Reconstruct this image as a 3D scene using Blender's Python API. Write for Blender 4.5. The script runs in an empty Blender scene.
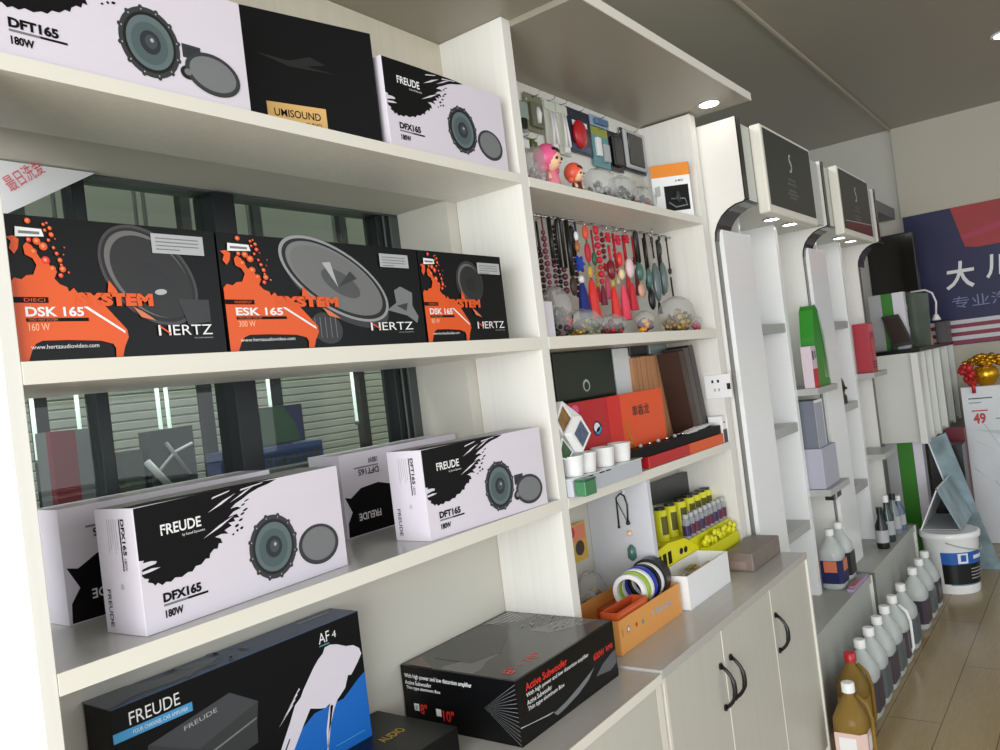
import bpy, math, random
from math import sin, cos, pi, radians as R
from mathutils import Vector, Matrix
random.seed(7)
sc = bpy.context.scene
COL = sc.collection
# ---------------------------------------------------------------- camera, sky, lights, exposure
DZ = -0.14                      # heights below are measured from a datum 14 cm under the floor
FPX, YAW, PITCH, ROLL = 815.31, 0.932440678, 0.0107130751, -0.121194094
_F = Vector((sin(YAW)*cos(PITCH), cos(YAW)*cos(PITCH), sin(PITCH)))
_R0 = Vector((cos(YAW), -sin(YAW), 0)); _U0 = _R0.cross(_F)
CR = cos(ROLL)*_R0 + sin(ROLL)*_U0
CU = -sin(ROLL)*_R0 + cos(ROLL)*_U0
CAM = Vector((0, 0, 1.45))
cd = bpy.data.cameras.new('camera'); cam = bpy.data.objects.new('camera', cd); COL.objects.link(cam)
cd.sensor_width = 36; cd.lens = FPX/1000*36; cd.clip_start = .05
M3 = Matrix((CR, CU, -_F)).transposed().to_4x4(); M3.translation = CAM + Vector((0, 0, DZ))
cam.matrix_world = M3; sc.camera = cam

def at(px, py, x=None, y=None, z=None):
    """world point seen at pixel (px,py) on the plane x=, y= or z="""
    d = (px-500)/FPX*CR - (py-375)/FPX*CU + _F
    i, v = (0, x) if x is not None else (1, y) if y is not None else (2, z)
    return CAM + d*((v-CAM[i])/d[i])

w = bpy.data.worlds.new('daylight'); sc.world = w; w.use_nodes = True
bg = w.node_tree.nodes['Background']; bg.inputs[0].default_value = (.80, .90, 1, 1); bg.inputs[1].default_value = .6

def area(name, loc, rot, sx, sy, e, col=(1, 1, 1)):
    l = bpy.data.lights.new(name, 'AREA'); l.shape = 'RECTANGLE'; l.size = sx; l.size_y = sy; l.energy = e; l.color = col
    o = bpy.data.objects.new(name, l); COL.objects.link(o); o.location = Vector(loc)+Vector((0, 0, DZ)); o.rotation_euler = rot
    return o
# daylight entering through the shop front on the left
area('shopfront_daylight', (-2.3, -.6, 1.4), (0, R(-90), 0), 2.2, 3.2, 185, (.97, .985, 1))
area('street_daylight', (1.6, -2.9, 1.7), (R(90), 0, 0), 5.5, 2.0, 44, (.98, .99, 1))
area('shutter_fill_light', (1.4, 1.68, 2.8), (0, 0, 0), 3.2, .3, 48, (.93, 1, .96))  # unseen fill added to brighten the shutter and things behind the window
sc.view_settings.view_transform = 'Standard'; sc.view_settings.look = 'None'
sc.view_settings.gamma = 1; sc.view_settings.use_curve_mapping = False
sc.view_settings.exposure = 0.0
sc.cycles.use_denoising = True
sc.cycles.max_bounces = 8

# ---------------------------------------------------------------- materials
MATS = {}
def lin(c):
    return tuple(((v/255)/12.92 if v/255 <= .04045 else ((v/255+.055)/1.055)**2.4) for v in c)
def mat(name, rgb, rough=.5, metal=0, spec=.5, emis=0, alpha=1, trans=0, grain=0, gscale=(6, 6, 60), clear=0, bump=0):
    if name in MATS: return MATS[name]
    m = bpy.data.materials.new(name); m.use_nodes = True; nt = m.node_tree; b = nt.nodes['Principled BSDF']
    c = lin(rgb)+(1,)
    b.inputs['Base Color'].default_value = c; b.inputs['Roughness'].default_value = rough
    b.inputs['Metallic'].default_value = metal; b.inputs['Specular IOR Level'].default_value = spec
    b.inputs['Coat Weight'].default_value = clear; b.inputs['Coat Roughness'].default_value = .08
    if trans: b.inputs['Transmission Weight'].default_value = trans; b.inputs['IOR'].default_value = 1.2
    if alpha < 1: b.inputs['Alpha'].default_value = alpha
    if emis: b.inputs['Emission Color'].default_value = c; b.inputs['Emission Strength'].default_value = emis
    tc = nt.nodes.new('ShaderNodeTexCoord'); mp = nt.nodes.new('ShaderNodeMapping'); mp.inputs['Scale'].default_value = gscale
    nz = nt.nodes.new('ShaderNodeTexNoise'); nz.inputs['Scale'].default_value = 1; nz.inputs['Detail'].default_value = 4
    nt.links.new(tc.outputs['Object'], mp.inputs[0]); nt.links.new(mp.outputs[0], nz.inputs[0])
    if grain or not emis:
        g = grain or .02
        mr = nt.nodes.new('ShaderNodeMapRange'); mr.inputs[3].default_value = 1-g*1.6; mr.inputs[4].default_value = 1+g*.4
        mx = nt.nodes.new('ShaderNodeMix'); mx.data_type = 'RGBA'; mx.blend_type = 'MULTIPLY'; mx.inputs[0].default_value = 1
        mx.inputs[6].default_value = c
        nt.links.new(nz.outputs[0], mr.inputs[0]); nt.links.new(mr.outputs[0], mx.inputs[7]); nt.links.new(mx.outputs[2], b.inputs['Base Color'])
    if bump:
        bp = nt.nodes.new('ShaderNodeBump'); bp.inputs[0].default_value = bump; bp.inputs[1].default_value = .01
        nt.links.new(nz.outputs[0], bp.inputs[2]); nt.links.new(bp.outputs[0], b.inputs['Normal'])
    MATS[name] = m; return m
WHITE = mat('white_laminate', (233, 231, 223), .38, grain=.07, gscale=(90, 90, 2.2))
EDGE = mat('white_edge_band', (228, 225, 213), .45)
WALLM = mat('wall_paint', (205, 202, 190), .8)
ENDM = mat('end_wall_paint', (196, 190, 174), .8)
CEILM = mat('ceiling_board', (150, 145, 131), .35, grain=.05, gscale=(.7, .7, .7))
GLOSSW = mat('gloss_white_board', (244, 245, 245), .22)
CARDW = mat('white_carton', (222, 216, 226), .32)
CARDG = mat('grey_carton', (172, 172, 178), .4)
BLACK = mat('black_print', (9, 9, 10), .5, spec=.2)
BLACKG = mat('black_gloss', (9, 9, 10), .3, spec=.25)
BLACKP = mat('black_plastic', (18, 18, 20), .35)
DKGREY = mat('dark_grey', (52, 53, 55), .4)
GREY = mat('mid_grey', (120, 122, 124), .45)
LGREY = mat('light_grey', (178, 180, 182), .45)
INK = mat('white_ink', (238, 238, 238), .4)
PAPER = mat('white_paper', (240, 240, 240), .6)
ORANGE = mat('orange_print', (228, 88, 20), .35)
DORANGE = mat('amber_print', (205, 86, 40), .4)
PEACH = mat('peach_print', (214, 120, 84), .4)
RED = mat('red_print', (190, 30, 38), .35)
BRED = mat('bright_red', (226, 48, 42), .35)
BLUE = mat('blue_print', (22, 104, 192), .35)
LBLUE = mat('light_blue_print', (70, 160, 214), .35)
NAVY = mat('navy_print', (24, 30, 84), .4)
DBLUE = mat('dark_blue_lid', (54, 82, 124), .3)  # blue of the lid, lightened to hold the bluish reflection on it
TEAL = mat('teal_print', (96, 150, 156), .4)
GREEN = mat('green_print', (44, 138, 34), .35)
DGREEN = mat('dark_green_print', (8, 34, 24), .14, spec=.6)
YELLOW = mat('yellow_print', (224, 220, 34), .35)
OCHRE = mat('ochre_paper', (206, 168, 60), .5)
GOLD = mat('gold_foil', (222, 170, 40), .25, metal=.8)
GOLDP = mat('gold_print', (222, 178, 108), .4)
KRAFT = mat('kraft_card', (186, 134, 92), .6, grain=.05)
BROWN = mat('brown_leatherette', (66, 44, 34), .45, grain=.2)
CHROME = mat('polished_metal', (200, 200, 204), .18, metal=1)
STEEL = mat('brushed_trim', (112, 112, 108), .35, metal=.5)
DKTRIM = mat('black_laminate_edge', (34, 28, 26), .22)
ALUF = mat('dark_aluminium', (26, 30, 32), .35, metal=.3)
ALUG = mat('grey_aluminium', (84, 90, 88), .4, metal=.3)
SHUT = mat('shutter_slats', (166, 170, 160), .5)
PINK = mat('pink_plastic', (228, 92, 140), .35)
SKIN = mat('doll_skin', (242, 200, 160), .5)
PURP = mat('plum_beads', (92, 34, 58), .25)
FOAM = mat('brown_wrap', (134, 120, 112), .45, grain=.2, gscale=(30, 30, 30))
SIGNM = mat('charcoal_sign_face', (52, 56, 52), .45)
CONE = mat('cone_grey', (96, 112, 114), .5)
CONE2 = mat('cone_dark', (40, 46, 48), .5)
MAROON = mat('maroon_board', (110, 22, 40), .5)
BANNB = mat('banner_navy', (22, 22, 74), .5)
BANNR = mat('banner_red', (180, 50, 54), .5, grain=.25, gscale=(3, 3, 3))
BANNW = mat('banner_white', (214, 214, 218), .5)
MARB = mat('marble_panel', (226, 230, 234), .25, grain=.1, gscale=(5, 5, 5))
LAMPM = mat('lit_lens', (255, 250, 238), emis=9)
TUBE = mat('reflected_tube_glow', (236, 255, 246), emis=.85)  # glow stands in for tube reflections in the window glass
OIL = mat('amber_oil', (158, 128, 66), .2, trans=.35)
def clearish(name, rgb, a, rough=.12):
    m = bpy.data.materials.new(name); m.use_nodes = True; nt = m.node_tree; nt.nodes.clear()
    o = nt.nodes.new('ShaderNodeOutputMaterial'); t = nt.nodes.new('ShaderNodeBsdfTransparent'); p = nt.nodes.new('ShaderNodeBsdfPrincipled')
    p.inputs['Base Color'].default_value = lin(rgb)+(1,); p.inputs['Roughness'].default_value = rough
    tc = nt.nodes.new('ShaderNodeTexCoord'); nz = nt.nodes.new('ShaderNodeTexNoise'); nz.inputs['Scale'].default_value = 45
    bp = nt.nodes.new('ShaderNodeBump'); bp.inputs[0].default_value = .5; bp.inputs[1].default_value = .02
    mx = nt.nodes.new('ShaderNodeMixShader'); mx.inputs[0].default_value = a
    nt.links.new(tc.outputs['Object'], nz.inputs[0]); nt.links.new(nz.outputs[0], bp.inputs[2]); nt.links.new(bp.outputs[0], p.inputs['Normal'])
    nt.links.new(t.outputs[0], mx.inputs[1]); nt.links.new(p.outputs[0], mx.inputs[2]); nt.links.new(mx.outputs[0], o.inputs[0]); return m
BAG = clearish('clear_plastic_bag', (205, 208, 204), .3, .12)
PET = clearish('frosted_bottle', (222, 228, 226), .6, .25)
PETC = clearish('clear_bottle', (180, 186, 196), .5, .1)
def glassmat():
    m = bpy.data.materials.new('window_glass'); m.use_nodes = True; nt = m.node_tree; nt.nodes.clear()
    o = nt.nodes.new('ShaderNodeOutputMaterial'); t = nt.nodes.new('ShaderNodeBsdfTransparent'); t.inputs[0].default_value = (.88, .92, .89, 1)
    g = nt.nodes.new('ShaderNodeBsdfGlossy'); g.inputs['Roughness'].default_value = .02
    mx = nt.nodes.new('ShaderNodeMixShader'); fr = nt.nodes.new('ShaderNodeFresnel'); fr.inputs[0].default_value = 1.6
    ge = nt.nodes.new('ShaderNodeNewGeometry'); inv = nt.nodes.new('ShaderNodeMath'); inv.operation = 'SUBTRACT'; inv.inputs[0].default_value = 1; ml = nt.nodes.new('ShaderNodeMath'); ml.operation = 'MULTIPLY'
    nt.links.new(ge.outputs['Backfacing'], inv.inputs[1]); nt.links.new(inv.outputs[0], ml.inputs[0]); nt.links.new(fr.outputs[0], ml.inputs[1])
    nt.links.new(ml.outputs[0], mx.inputs[0]); nt.links.new(t.outputs[0], mx.inputs[1]); nt.links.new(g.outputs[0], mx.inputs[2]); nt.links.new(mx.outputs[0], o.inputs[0])
    return m
GLASS = glassmat()
def floormat():
    m = bpy.data.materials.new('oak_laminate_floor'); m.use_nodes = True; nt = m.node_tree; b = nt.nodes['Principled BSDF']
    tc = nt.nodes.new('ShaderNodeTexCoord'); br = nt.nodes.new('ShaderNodeTexBrick')
    br.inputs['Color1'].default_value = lin((186, 164, 122))+(1,); br.inputs['Color2'].default_value = lin((172, 150, 108))+(1,)
    br.inputs['Mortar'].default_value = lin((120, 98, 68))+(1,); br.inputs['Scale'].default_value = 1
    br.inputs['Mortar Size'].default_value = .0018; br.inputs['Brick Width'].default_value = 1.1; br.inputs['Row Height'].default_value = .17
    mp = nt.nodes.new('ShaderNodeMapping'); mp.inputs['Scale'].default_value = (3, 45, 1); nz = nt.nodes.new('ShaderNodeTexNoise'); nz.inputs['Detail'].default_value = 5
    mx = nt.nodes.new('ShaderNodeMix'); mx.data_type = 'RGBA'; mx.blend_type = 'MULTIPLY'; mx.inputs[0].default_value = .35
    nt.links.new(tc.outputs['Object'], br.inputs[0]); nt.links.new(tc.outputs['Object'], mp.inputs[0]); nt.links.new(mp.outputs[0], nz.inputs[0])
    nt.links.new(br.outputs[0], mx.inputs[6]); nt.links.new(nz.outputs[0], mx.inputs[7]); nt.links.new(mx.outputs[2], b.inputs['Base Color'])
    b.inputs['Roughness'].default_value = .22; return m

# ---------------------------------------------------------------- mesh builder
class Fr:                                    # a flat frame: origin, right, up; normal = right x up
    def __init__(s, o, u, v):
        s.o = Vector(o); s.u = Vector(u).normalized(); s.v = Vector(v).normalized(); s.n = s.u.cross(s.v)
    def p(s, a, b, h=0): return s.o + s.u*a + s.v*b + s.n*h
class MB:
    def __init__(s): s.v = []; s.f = []; s.m = []; s.s = []; s.mats = []
    def mi(s, m):
        if m not in s.mats: s.mats.append(m)
        return s.mats.index(m)
    def add(s, vs, fs, m, smooth=False):
        b = len(s.v); s.v += [Vector(v) for v in vs]; k = s.mi(m)
        for f in fs: s.f.append([b+i for i in f]); s.m.append(k); s.s.append(smooth)
        return s
    def box(s, x0, x1, y0, y1, z0, z1, m, T=None):
        vs = [Vector((x, y, z)) for x in (x0, x1) for y in (y0, y1) for z in (z0, z1)]
        if T is not None: vs = [T @ v for v in vs]
        return s.add(vs, [(0, 1, 3, 2), (4, 6, 7, 5), (0, 4, 5, 1), (2, 3, 7, 6), (0, 2, 6, 4), (1, 5, 7, 3)], m)
    def prism(s, pts, axis, a, b, m, mside=None):   # polygon in the plane across axis, extruded a..b
        def P(p, t):
            return (t, p[0], p[1]) if axis == 'x' else (p[0], t, p[1]) if axis == 'y' else (p[0], p[1], t)
        n = len(pts); vs = [P(p, a) for p in pts]+[P(p, b) for p in pts]
        s.add(vs, [tuple(range(n))[::-1], tuple(range(n, 2*n))], m)
        s.add(vs, [(i, (i+1) % n, n+(i+1) % n, n+i) for i in range(n)], mside or m); return s
    def poly(s, fr, pts, m, h=.0004):
        return s.add([fr.p(a, b, h) for a, b in pts], [tuple(range(len(pts)))], m)
    def rect(s, fr, x0, y0, x1, y1, m, h=.0004): return s.poly(fr, [(x0, y0), (x1, y0), (x1, y1), (x0, y1)], m, h)
    def disc(s, fr, cx, cy, rx, ry, m, h=.0004, rot=0, n=28):
        c, q = cos(rot), sin(rot)
        return s.poly(fr, [(cx+rx*cos(t)*c-ry*sin(t)*q, cy+rx*cos(t)*q+ry*sin(t)*c) for t in [2*pi*i/n for i in range(n)]], m, h)
    def text(s, fr, body, x0, y0, x1, y1, m, h=.0006, bold=.02, sl=0, rot=0):
        vs, fs = tmesh(body, bold); W, H = x1-x0, y1-y0; c, q = cos(rot), sin(rot)
        P = []
        for (a, b) in vs:
            X, Y = a*W+sl*b*H, b*H
            P.append(fr.p(x0+X*c-Y*q, y0+X*q+Y*c, h))
        return s.add(P, fs, m)
    def lathe(s, prof, m, o=(0, 0, 0), n=20, T=None, smooth=True, cap=True, sx=1, sy=1):
        o = Vector(o); vs = []
        for r, z in prof:
            for i in range(n):
                v = Vector((r*cos(2*pi*i/n)*sx, r*sin(2*pi*i/n)*sy, z))
                vs.append((T @ v if T is not None else v)+o)
        fs = [(k*n+i, k*n+(i+1) % n, (k+1)*n+(i+1) % n, (k+1)*n+i) for k in range(len(prof)-1) for i in range(n)]
        s.add(vs, fs, m, smooth)
        if cap: s.add(vs, [tuple(range(n))[::-1], tuple(range((len(prof)-1)*n, len(prof)*n))], m)
        return s
    def tube(s, pts, r, m, n=8, flat=1):
        pts = [Vector(p) for p in pts]; rr = r if isinstance(r, (list, tuple)) else [r]*len(pts); vs = []
        prev = None
        for i, p in enumerate(pts):
            d = (pts[min(i+1, len(pts)-1)]-pts[max(i-1, 0)]).normalized()
            a = d.cross(Vector((0, 0, 1)) if abs(d.z) < .95 else Vector((0, 1, 0))).normalized() if prev is None else (prev-d*prev.dot(d)).normalized()
            prev = a; b = d.cross(a)
            vs += [p+a*rr[i]*cos(2*pi*k/n)+b*rr[i]*flat*sin(2*pi*k/n) for k in range(n)]
        fs = [(i*n+k, i*n+(k+1) % n, (i+1)*n+(k+1) % n, (i+1)*n+k) for i in range(len(pts)-1) for k in range(n)]
        fs += [tuple(range(n))[::-1], tuple(range((len(pts)-1)*n, len(pts)*n))]
        return s.add(vs, fs, m, True)
    def ball(s, c, r, m, n=10, k=6, sc=(1, 1, 1), nz=0, seed=0):
        rnd = random.Random(seed); vs = []
        for j in range(k+1):
            for i in range(n):
                t = pi*j/k; q = 1+(rnd.uniform(-nz, nz) if nz else 0)
                vs.append(Vector(c)+Vector((r*sc[0]*q*sin(t)*cos(2*pi*i/n), r*sc[1]*q*sin(t)*sin(2*pi*i/n), r*sc[2]*q*cos(t))))
        return s.add(vs, [(j*n+i, (j+1)*n+i, (j+1)*n+(i+1) % n, j*n+(i+1) % n) for j in range(k) for i in range(n)], m, True)
    def build(s, name, parent=None, bev=0, **tags):
        me = bpy.data.meshes.new(name)
        vs = s.v
        o = bpy.data.objects.new(name, me)
        if parent is None:                       # a top-level mesh: origin at the middle of its base
            xs = [v.x for v in vs]; ys = [v.y for v in vs]; zs = [v.z for v in vs]
            c = Vector(((min(xs)+max(xs))/2, (min(ys)+max(ys))/2, min(zs)))
            vs = [v-c for v in vs]; o.location = c+Vector((0, 0, DZ))
        else:
            off = Vector(parent['_o']); vs = [v-off for v in vs]
            o.parent = parent; o['_o'] = parent['_o']
        me.from_pydata([tuple(v) for v in vs], [], s.f)
        for m in s.mats: me.materials.append(m)
        me.polygons.foreach_set('material_index', s.m); me.polygons.foreach_set('use_smooth', s.s); me.update()
        COL.objects.link(o)
        if bev:
            b = o.modifiers.new('soft_edges', 'BEVEL'); b.width = bev; b.segments = 2; b.limit_method = 'ANGLE'; b.angle_limit = R(50)
        for k, v in tags.items(): o['category' if k == 'cat' else k] = v
        return o
TM = {}
def tmesh(body, bold):
    key = (body, bold)
    if key in TM: return TM[key]
    c = bpy.data.curves.new('t', 'FONT'); c.body = body; c.offset = bold; c.resolution_u = 3
    o = bpy.data.objects.new('t', c); COL.objects.link(o)
    bpy.context.view_layer.update()
    d = bpy.context.evaluated_depsgraph_get(); me = bpy.data.meshes.new_from_object(o.evaluated_get(d))
    vs = [(v.co.x, v.co.y) for v in me.vertices]; fs = [tuple(p.vertices) for p in me.polygons]
    if vs:
        x0 = min(v[0] for v in vs); x1 = max(v[0] for v in vs); y0 = min(v[1] for v in vs); y1 = max(v[1] for v in vs)
        vs = [((a-x0)/(x1-x0), (b-y0)/(y1-y0)) for a, b in vs]
    bpy.data.objects.remove(o); bpy.data.curves.remove(c); bpy.data.meshes.remove(me)
    TM[key] = (vs, fs); return TM[key]
def thing(name, label, cat, loc, group=None, kind=None):
    o = bpy.data.objects.new(name, None); COL.objects.link(o); o.empty_display_size = .05
    o.location = Vector(loc)+Vector((0, 0, DZ)); o['_o'] = tuple(loc)
    if kind: o['kind'] = kind
    else: o['label'] = label; o['category'] = cat
    if group: o['group'] = group
    return o
def XF(loc, rz=0, rx=0, ry=0):
    return Matrix.Translation(Vector(loc)) @ Matrix.Rotation(rz, 4, 'Z') @ Matrix.Rotation(ry, 4, 'Y') @ Matrix.Rotation(rx, 4, 'X')
FLOOR = .14
YB = 1.19                                    # face of the back wall

# ---------------------------------------------------------------- setting
m = MB(); m.box(-2.6, 6.4, -3.2, 4.0, FLOOR-.05, FLOOR, floormat()); m.build('floor', kind='structure')
m = MB(); m.box(-2.6, 6.5, -3.2, 1.045, 2.88, 2.95, CEILM); m.box(-2.6, 6.5, 1.045, 4.0, 2.89, 2.95, CEILM); m.build('ceiling', kind='structure')
m = MB(); m.box(-2.6, 6.28, 1.04, 1.052, 2.868, 2.88, mat('ceiling_joint', (176, 168, 150), .5)); m.build('trim_1', kind='structure')  # paler strip along the ceiling seam, its thin highlight put into the colour
m = MB()
m.box(-2.6, -.35, YB, 1.405, FLOOR, 2.24, WALLM); m.box(1.475, 6.33, YB, 1.405, FLOOR, 2.24, WALLM)
m.box(-.35, 1.475, YB, 1.405, FLOOR, 1.15, WALLM); m.box(-.35, 1.475, YB, 1.405, 1.889, 2.24, WALLM)
m.build('wall_back', kind='structure')
m = MB(); m.box(6.28, 6.4, -3.2, 1.045, FLOOR, 2.88, ENDM); m.box(6.33, 6.4, 1.045, 4.0, FLOOR, 2.89, WALLM); m.build('wall_end', kind='structure')
# window in the back wall behind the left shelves
W = thing('window_1', None, None, (.56, 1.36, 1.16), kind='structure')
f = MB()
for x0, x1, z0, z1 in ((-.35, 1.475, 1.15, 1.335), (-.35, 1.475, 1.884, 1.889), (1.445, 1.475, 1.335, 1.884)): f.box(x0, x1, 1.345, 1.40, z0, z1, ALUG)
f.box(.949, .999, 1.335, 1.40, 1.335, 1.884, ALUF); f.box(1.403, 1.446, 1.35, 1.395, 1.335, 1.884, ALUF)
f.box(.69, .712, 1.35, 1.39, 1.335, 1.884, ALUF); f.box(1.422, 1.428, 1.345, 1.35, 1.335, 1.884, ALUG)
f.box(-.35, .0, 1.345, 1.40, 1.335, 1.884, ALUF)
f.build('window_frame', W, .002)
g = MB(); g.box(-.3, 1.445, 1.368, 1.372, 1.335, 1.884, GLASS); g.build('window_pane', W)
h = MB(); h.box(-.35, 1.475, 1.19, 1.345, 1.148, 1.152, EDGE); h.build('window_sill', W)

# behind the glass
m = MB()
prof = []
for i in range(28):
    z = .9+i*.026; prof += [(2.30, z), (2.295, z+.004), (2.295, z+.022), (2.30, z+.026)]
prof += [(2.33, prof[-1][1]), (2.33, FLOOR), (2.3, FLOOR)]
m.prism(prof, 'x', .2, 3.6, SHUT)
m.box(.2, 3.6, 2.29, 2.33, prof[-3][1] if False else .9+28*.026+.001, 2.885, mat('shutter_header', (92, 96, 86), .6))
m.build('roller_shutter', label='pale grey ribbed roller shutter seen through the dark framed window', cat='shutter')
def post(px):
    p = at(px, 400, y=2.12); m = MB(); m.box(p.x-.016, p.x+.016, 2.12, 2.15, FLOOR, 2.88, ALUF)
    return m, p
for px, lab in ((279, 'thin black post behind the window glass, beside the small monitor'), (364, 'thin black post behind the window glass, nearest the right jamb'), (40, 'thin black post behind the glass at the left end of the window'), (208, 'thin black post behind the glass left of the thick mullion')):
    m, p = post(px); m.build('window_post', label=lab, cat='post', group='posts behind the window')
for pa, pb, y, lab in (((30, 385), (38, 460), 1.95, 'leftmost white tube reflection, built as a glowing tube behind the window glass'), ((74, 380), (80, 431), 1.95, 'second white tube reflection from the left, built glowing behind the glass, over the red board'),
                 ((153, 375), (161, 429), 1.95, 'left one of the close pair of tube reflections built glowing behind the glass'), ((164, 375), (170, 429), 1.95, 'right one of the close pair of tube reflections built glowing behind the glass'),
                 ((266, 372), (271, 410), 1.95, 'white tube reflection above the small monitor, built glowing behind the glass'), ((350, 365), (357, 421), 1.95, 'white tube reflection built glowing behind the glass, nearest the right window jamb')):
    a = at(*pa, y=y); b = at(*pb, y=y); t = thing('tube_reflection', lab, 'lamp', (b.x, y, b.z), 'tube reflections built behind the window')  # reflections in the pane, built as glowing tubes hung behind it
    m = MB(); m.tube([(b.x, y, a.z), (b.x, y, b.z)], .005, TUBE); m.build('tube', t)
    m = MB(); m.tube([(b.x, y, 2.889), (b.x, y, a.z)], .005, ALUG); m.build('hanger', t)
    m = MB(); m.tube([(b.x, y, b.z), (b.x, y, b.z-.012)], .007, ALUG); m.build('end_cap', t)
a = at(252, 409, y=1.9); b = at(306, 440, y=1.9)
t = thing('monitor', 'small monitor with green picture standing behind the window glass', 'monitor', ((a.x+b.x)/2, 1.9, b.z-.03))
m = MB(); m.box(a.x, b.x, 1.9, 1.93, b.z, a.z, BLACKP); m.build('casing', t, .003)
fr = Fr((a.x, 1.9, b.z), (1, 0, 0), (0, 0, 1)); W_, H_ = b.x-a.x, a.z-b.z
m = MB(); m.rect(fr, .005, .005, W_-.005, H_-.005, mat('dull_green_picture', (40, 84, 44), .4, grain=.3, gscale=(30, 30, 30)))
m.poly(fr, [(W_*.62, H_-.005), (W_-.005, H_-.005), (W_-.005, .005), (W_*.9, .005), (W_*.82, H_*.5)], NAVY, .001); m.build('screen', t)
m = MB(); m.box((a.x+b.x)/2-.03, (a.x+b.x)/2+.03, 1.89, 1.95, at(252, 446, y=1.88).z-.0115, b.z, BLACKP); m.build('stand', t)
m = MB(); c = at(252, 446, y=1.88); d = at(318, 446, y=1.88); z1 = c.z-.012
m.box(c.x, d.x, 1.86, 2.1, FLOOR, z1, mat('blue_crate', (34, 62, 120), .5))
frc = Fr((c.x, 1.86, .95), (1, 0, 0), (0, 0, 1))
for i in range(9): m.rect(frc, .008+i*.024, .02, .022+i*.024, z1-.97, DKGREY)
for i in range(5): m.rect(frc, .0, .05+i*.06, d.x-c.x, .056+i*.06, LBLUE, .0008)
m.build('storage_crate', label='blue slatted crate under the small monitor behind the window', cat='crate')
t = thing('hanging_banner', 'white banner with red characters hanging behind the upper left window', 'banner', (.6, 1.335, 1.7))
m = MB(); q = [at(-60, 150, y=1.33), at(-60, 243, y=1.33), at(22, 207, y=1.33), at(95, 172, y=1.33)]
m.prism([(q[0].x, 1.886), (q[1].x, q[1].z), (q[2].x, q[2].z), (q[3].x, min(q[3].z, 1.886))], 'y', 1.330, 1.333, PAPER); m.build('sheet', t)
a = at(9, 189, y=1.3295); b = at(42, 170, y=1.3295); v = Vector((b.x-a.x, 0, b.z-a.z))
fr = Fr(a, v, (-v.z, 0, v.x)); m = MB(); m.text(fr, '最日洗爱', 0, -.006, v.length*1.05, .019, mat('red_characters', (232, 96, 112), .5), .0005, .0); m.build('characters', t)
# shop reflections in the left pane, built as solid things behind the glass
def plate(name, quad, y, th, mt, label, cat):
    m = MB(); q = [at(*p, y=y) for p in quad]; zm = min(p.z for p in q); m.prism([(p.x, p.z if p.z > zm+.06 else FLOOR) for p in q], 'y', y, y+th, mt); return m.build(name, label=label, cat=cat)
plate('reflected_board', [(50, 432), (52, 500), (78, 500), (75, 430)], 1.72, .02, mat('dull_red_reflection', (130, 36, 50), .5), 'dull red reflection in the lower left window pane, built as a board behind it', 'board')
plate('wall_cabinet', [(56, 431), (60, 470), (98, 466), (94, 428)], 1.8, .1, mat('grey_reflection', (120, 124, 128), .5), 'grey reflection in the left pane beside the red board, built as a cabinet behind it', 'cabinet')
plate('reflected_panel', [(147, 432), (150, 480), (196, 474), (192, 425)], 1.8, .04, mat('slate_reflection', (46, 56, 60), .4), 'dark slate reflection in the middle of the left pane, built as a panel behind it', 'panel')
plate('reflected_cabinet', [(122, 452), (126, 490), (146, 488), (142, 449)], 1.8, .1, mat('moss_reflection', (60, 70, 62), .5), 'small dark reflection in the glass left of the slate panel, built as a cabinet', 'cabinet')
m = MB(); m.tube([at(147, 462, y=1.792), at(170, 486, y=1.792)], .009, LGREY); m.tube([at(166, 443, y=1.792), at(190, 474, y=1.792)], .005, GREY)
m.tube([at(160, 470, y=1.792), at(175, 452, y=1.792), at(192, 443, y=1.792)], .004, LGREY)
m.build('reflected_cable', label='pale cables reflected in the glass, built in front of the slate panel', cat='cable')

# ---------------------------------------------------------------- left shelving unit
XA, XB, XC0, XC1, XR = .429, 1.512, 1.512, 1.545, 2.60
S = thing('shelving_unit', 'tall white laminate shelving with three long shelves holding speaker cartons', 'shelves', (.96, 1.1, .80))
m = MB(); m.box(.409, XA, 1.0, YB-.001, .802, 2.262, WHITE); m.build('side_panel', S, .001)
m = MB(); m.box(XC0, XC1, 1.0, YB-.001, .808, 2.2635, WHITE); m.build('side_panel', S, .001)
for z0, z1, y1 in ((1.887, 1.908, YB-.001), (1.515, 1.542, 1.335), (1.154, 1.18, 1.335)):
    m = MB(); m.box(XA+.0005, XB-.0005, 1.0, y1, z0, z1, WHITE if z1 > 1.2 else mat('shelf_top_gloss', (196, 196, 194), .18, grain=.05, gscale=(2, 90, 90)))
    m.box(XA+.0005, XB-.0005, .999, 1.0, z0, z1, EDGE)
    m.build('shelf', S)
m = MB(); m.box(XA, XB, YB-.008, YB-.001, 1.909, 2.262, mat('beige_back_panel', (212, 203, 182), .5, grain=.08, gscale=(90, 90, 2))); m.build('back_panel', S)
m = MB(); m.box(.40, XC1, .822, YB-.001, 2.264, 2.284, CEILM); m.build('top_board', S, .001)
S = thing('shelving_unit', 'white laminate shelving bay with hanging charms and gift boxes, under a jutting lit top board', 'shelves', (2.07, 1.1, .81))
for z0, z1 in ((1.884, 1.906), (1.514, 1.542), (1.152, 1.176)):
    m = MB(); m.box(XC1+.0005, XR-.062, 1.0, YB-.001, z0, z1, WHITE); m.box(XC1+.0005, XR-.062, .999, 1.0, z0, z1, EDGE); m.build('shelf', S)
m = MB(); m.box(XR-.06, XR-.017, 1.0, YB-.001, .808, 2.245, WHITE); m.build('side_panel', S)
m = MB(); m.box(1.932, 1.95, 1.0, YB-.001, .808, 1.151, mat('grey_white_divider', (206, 208, 214), .35)); m.build('divider', S)
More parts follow.
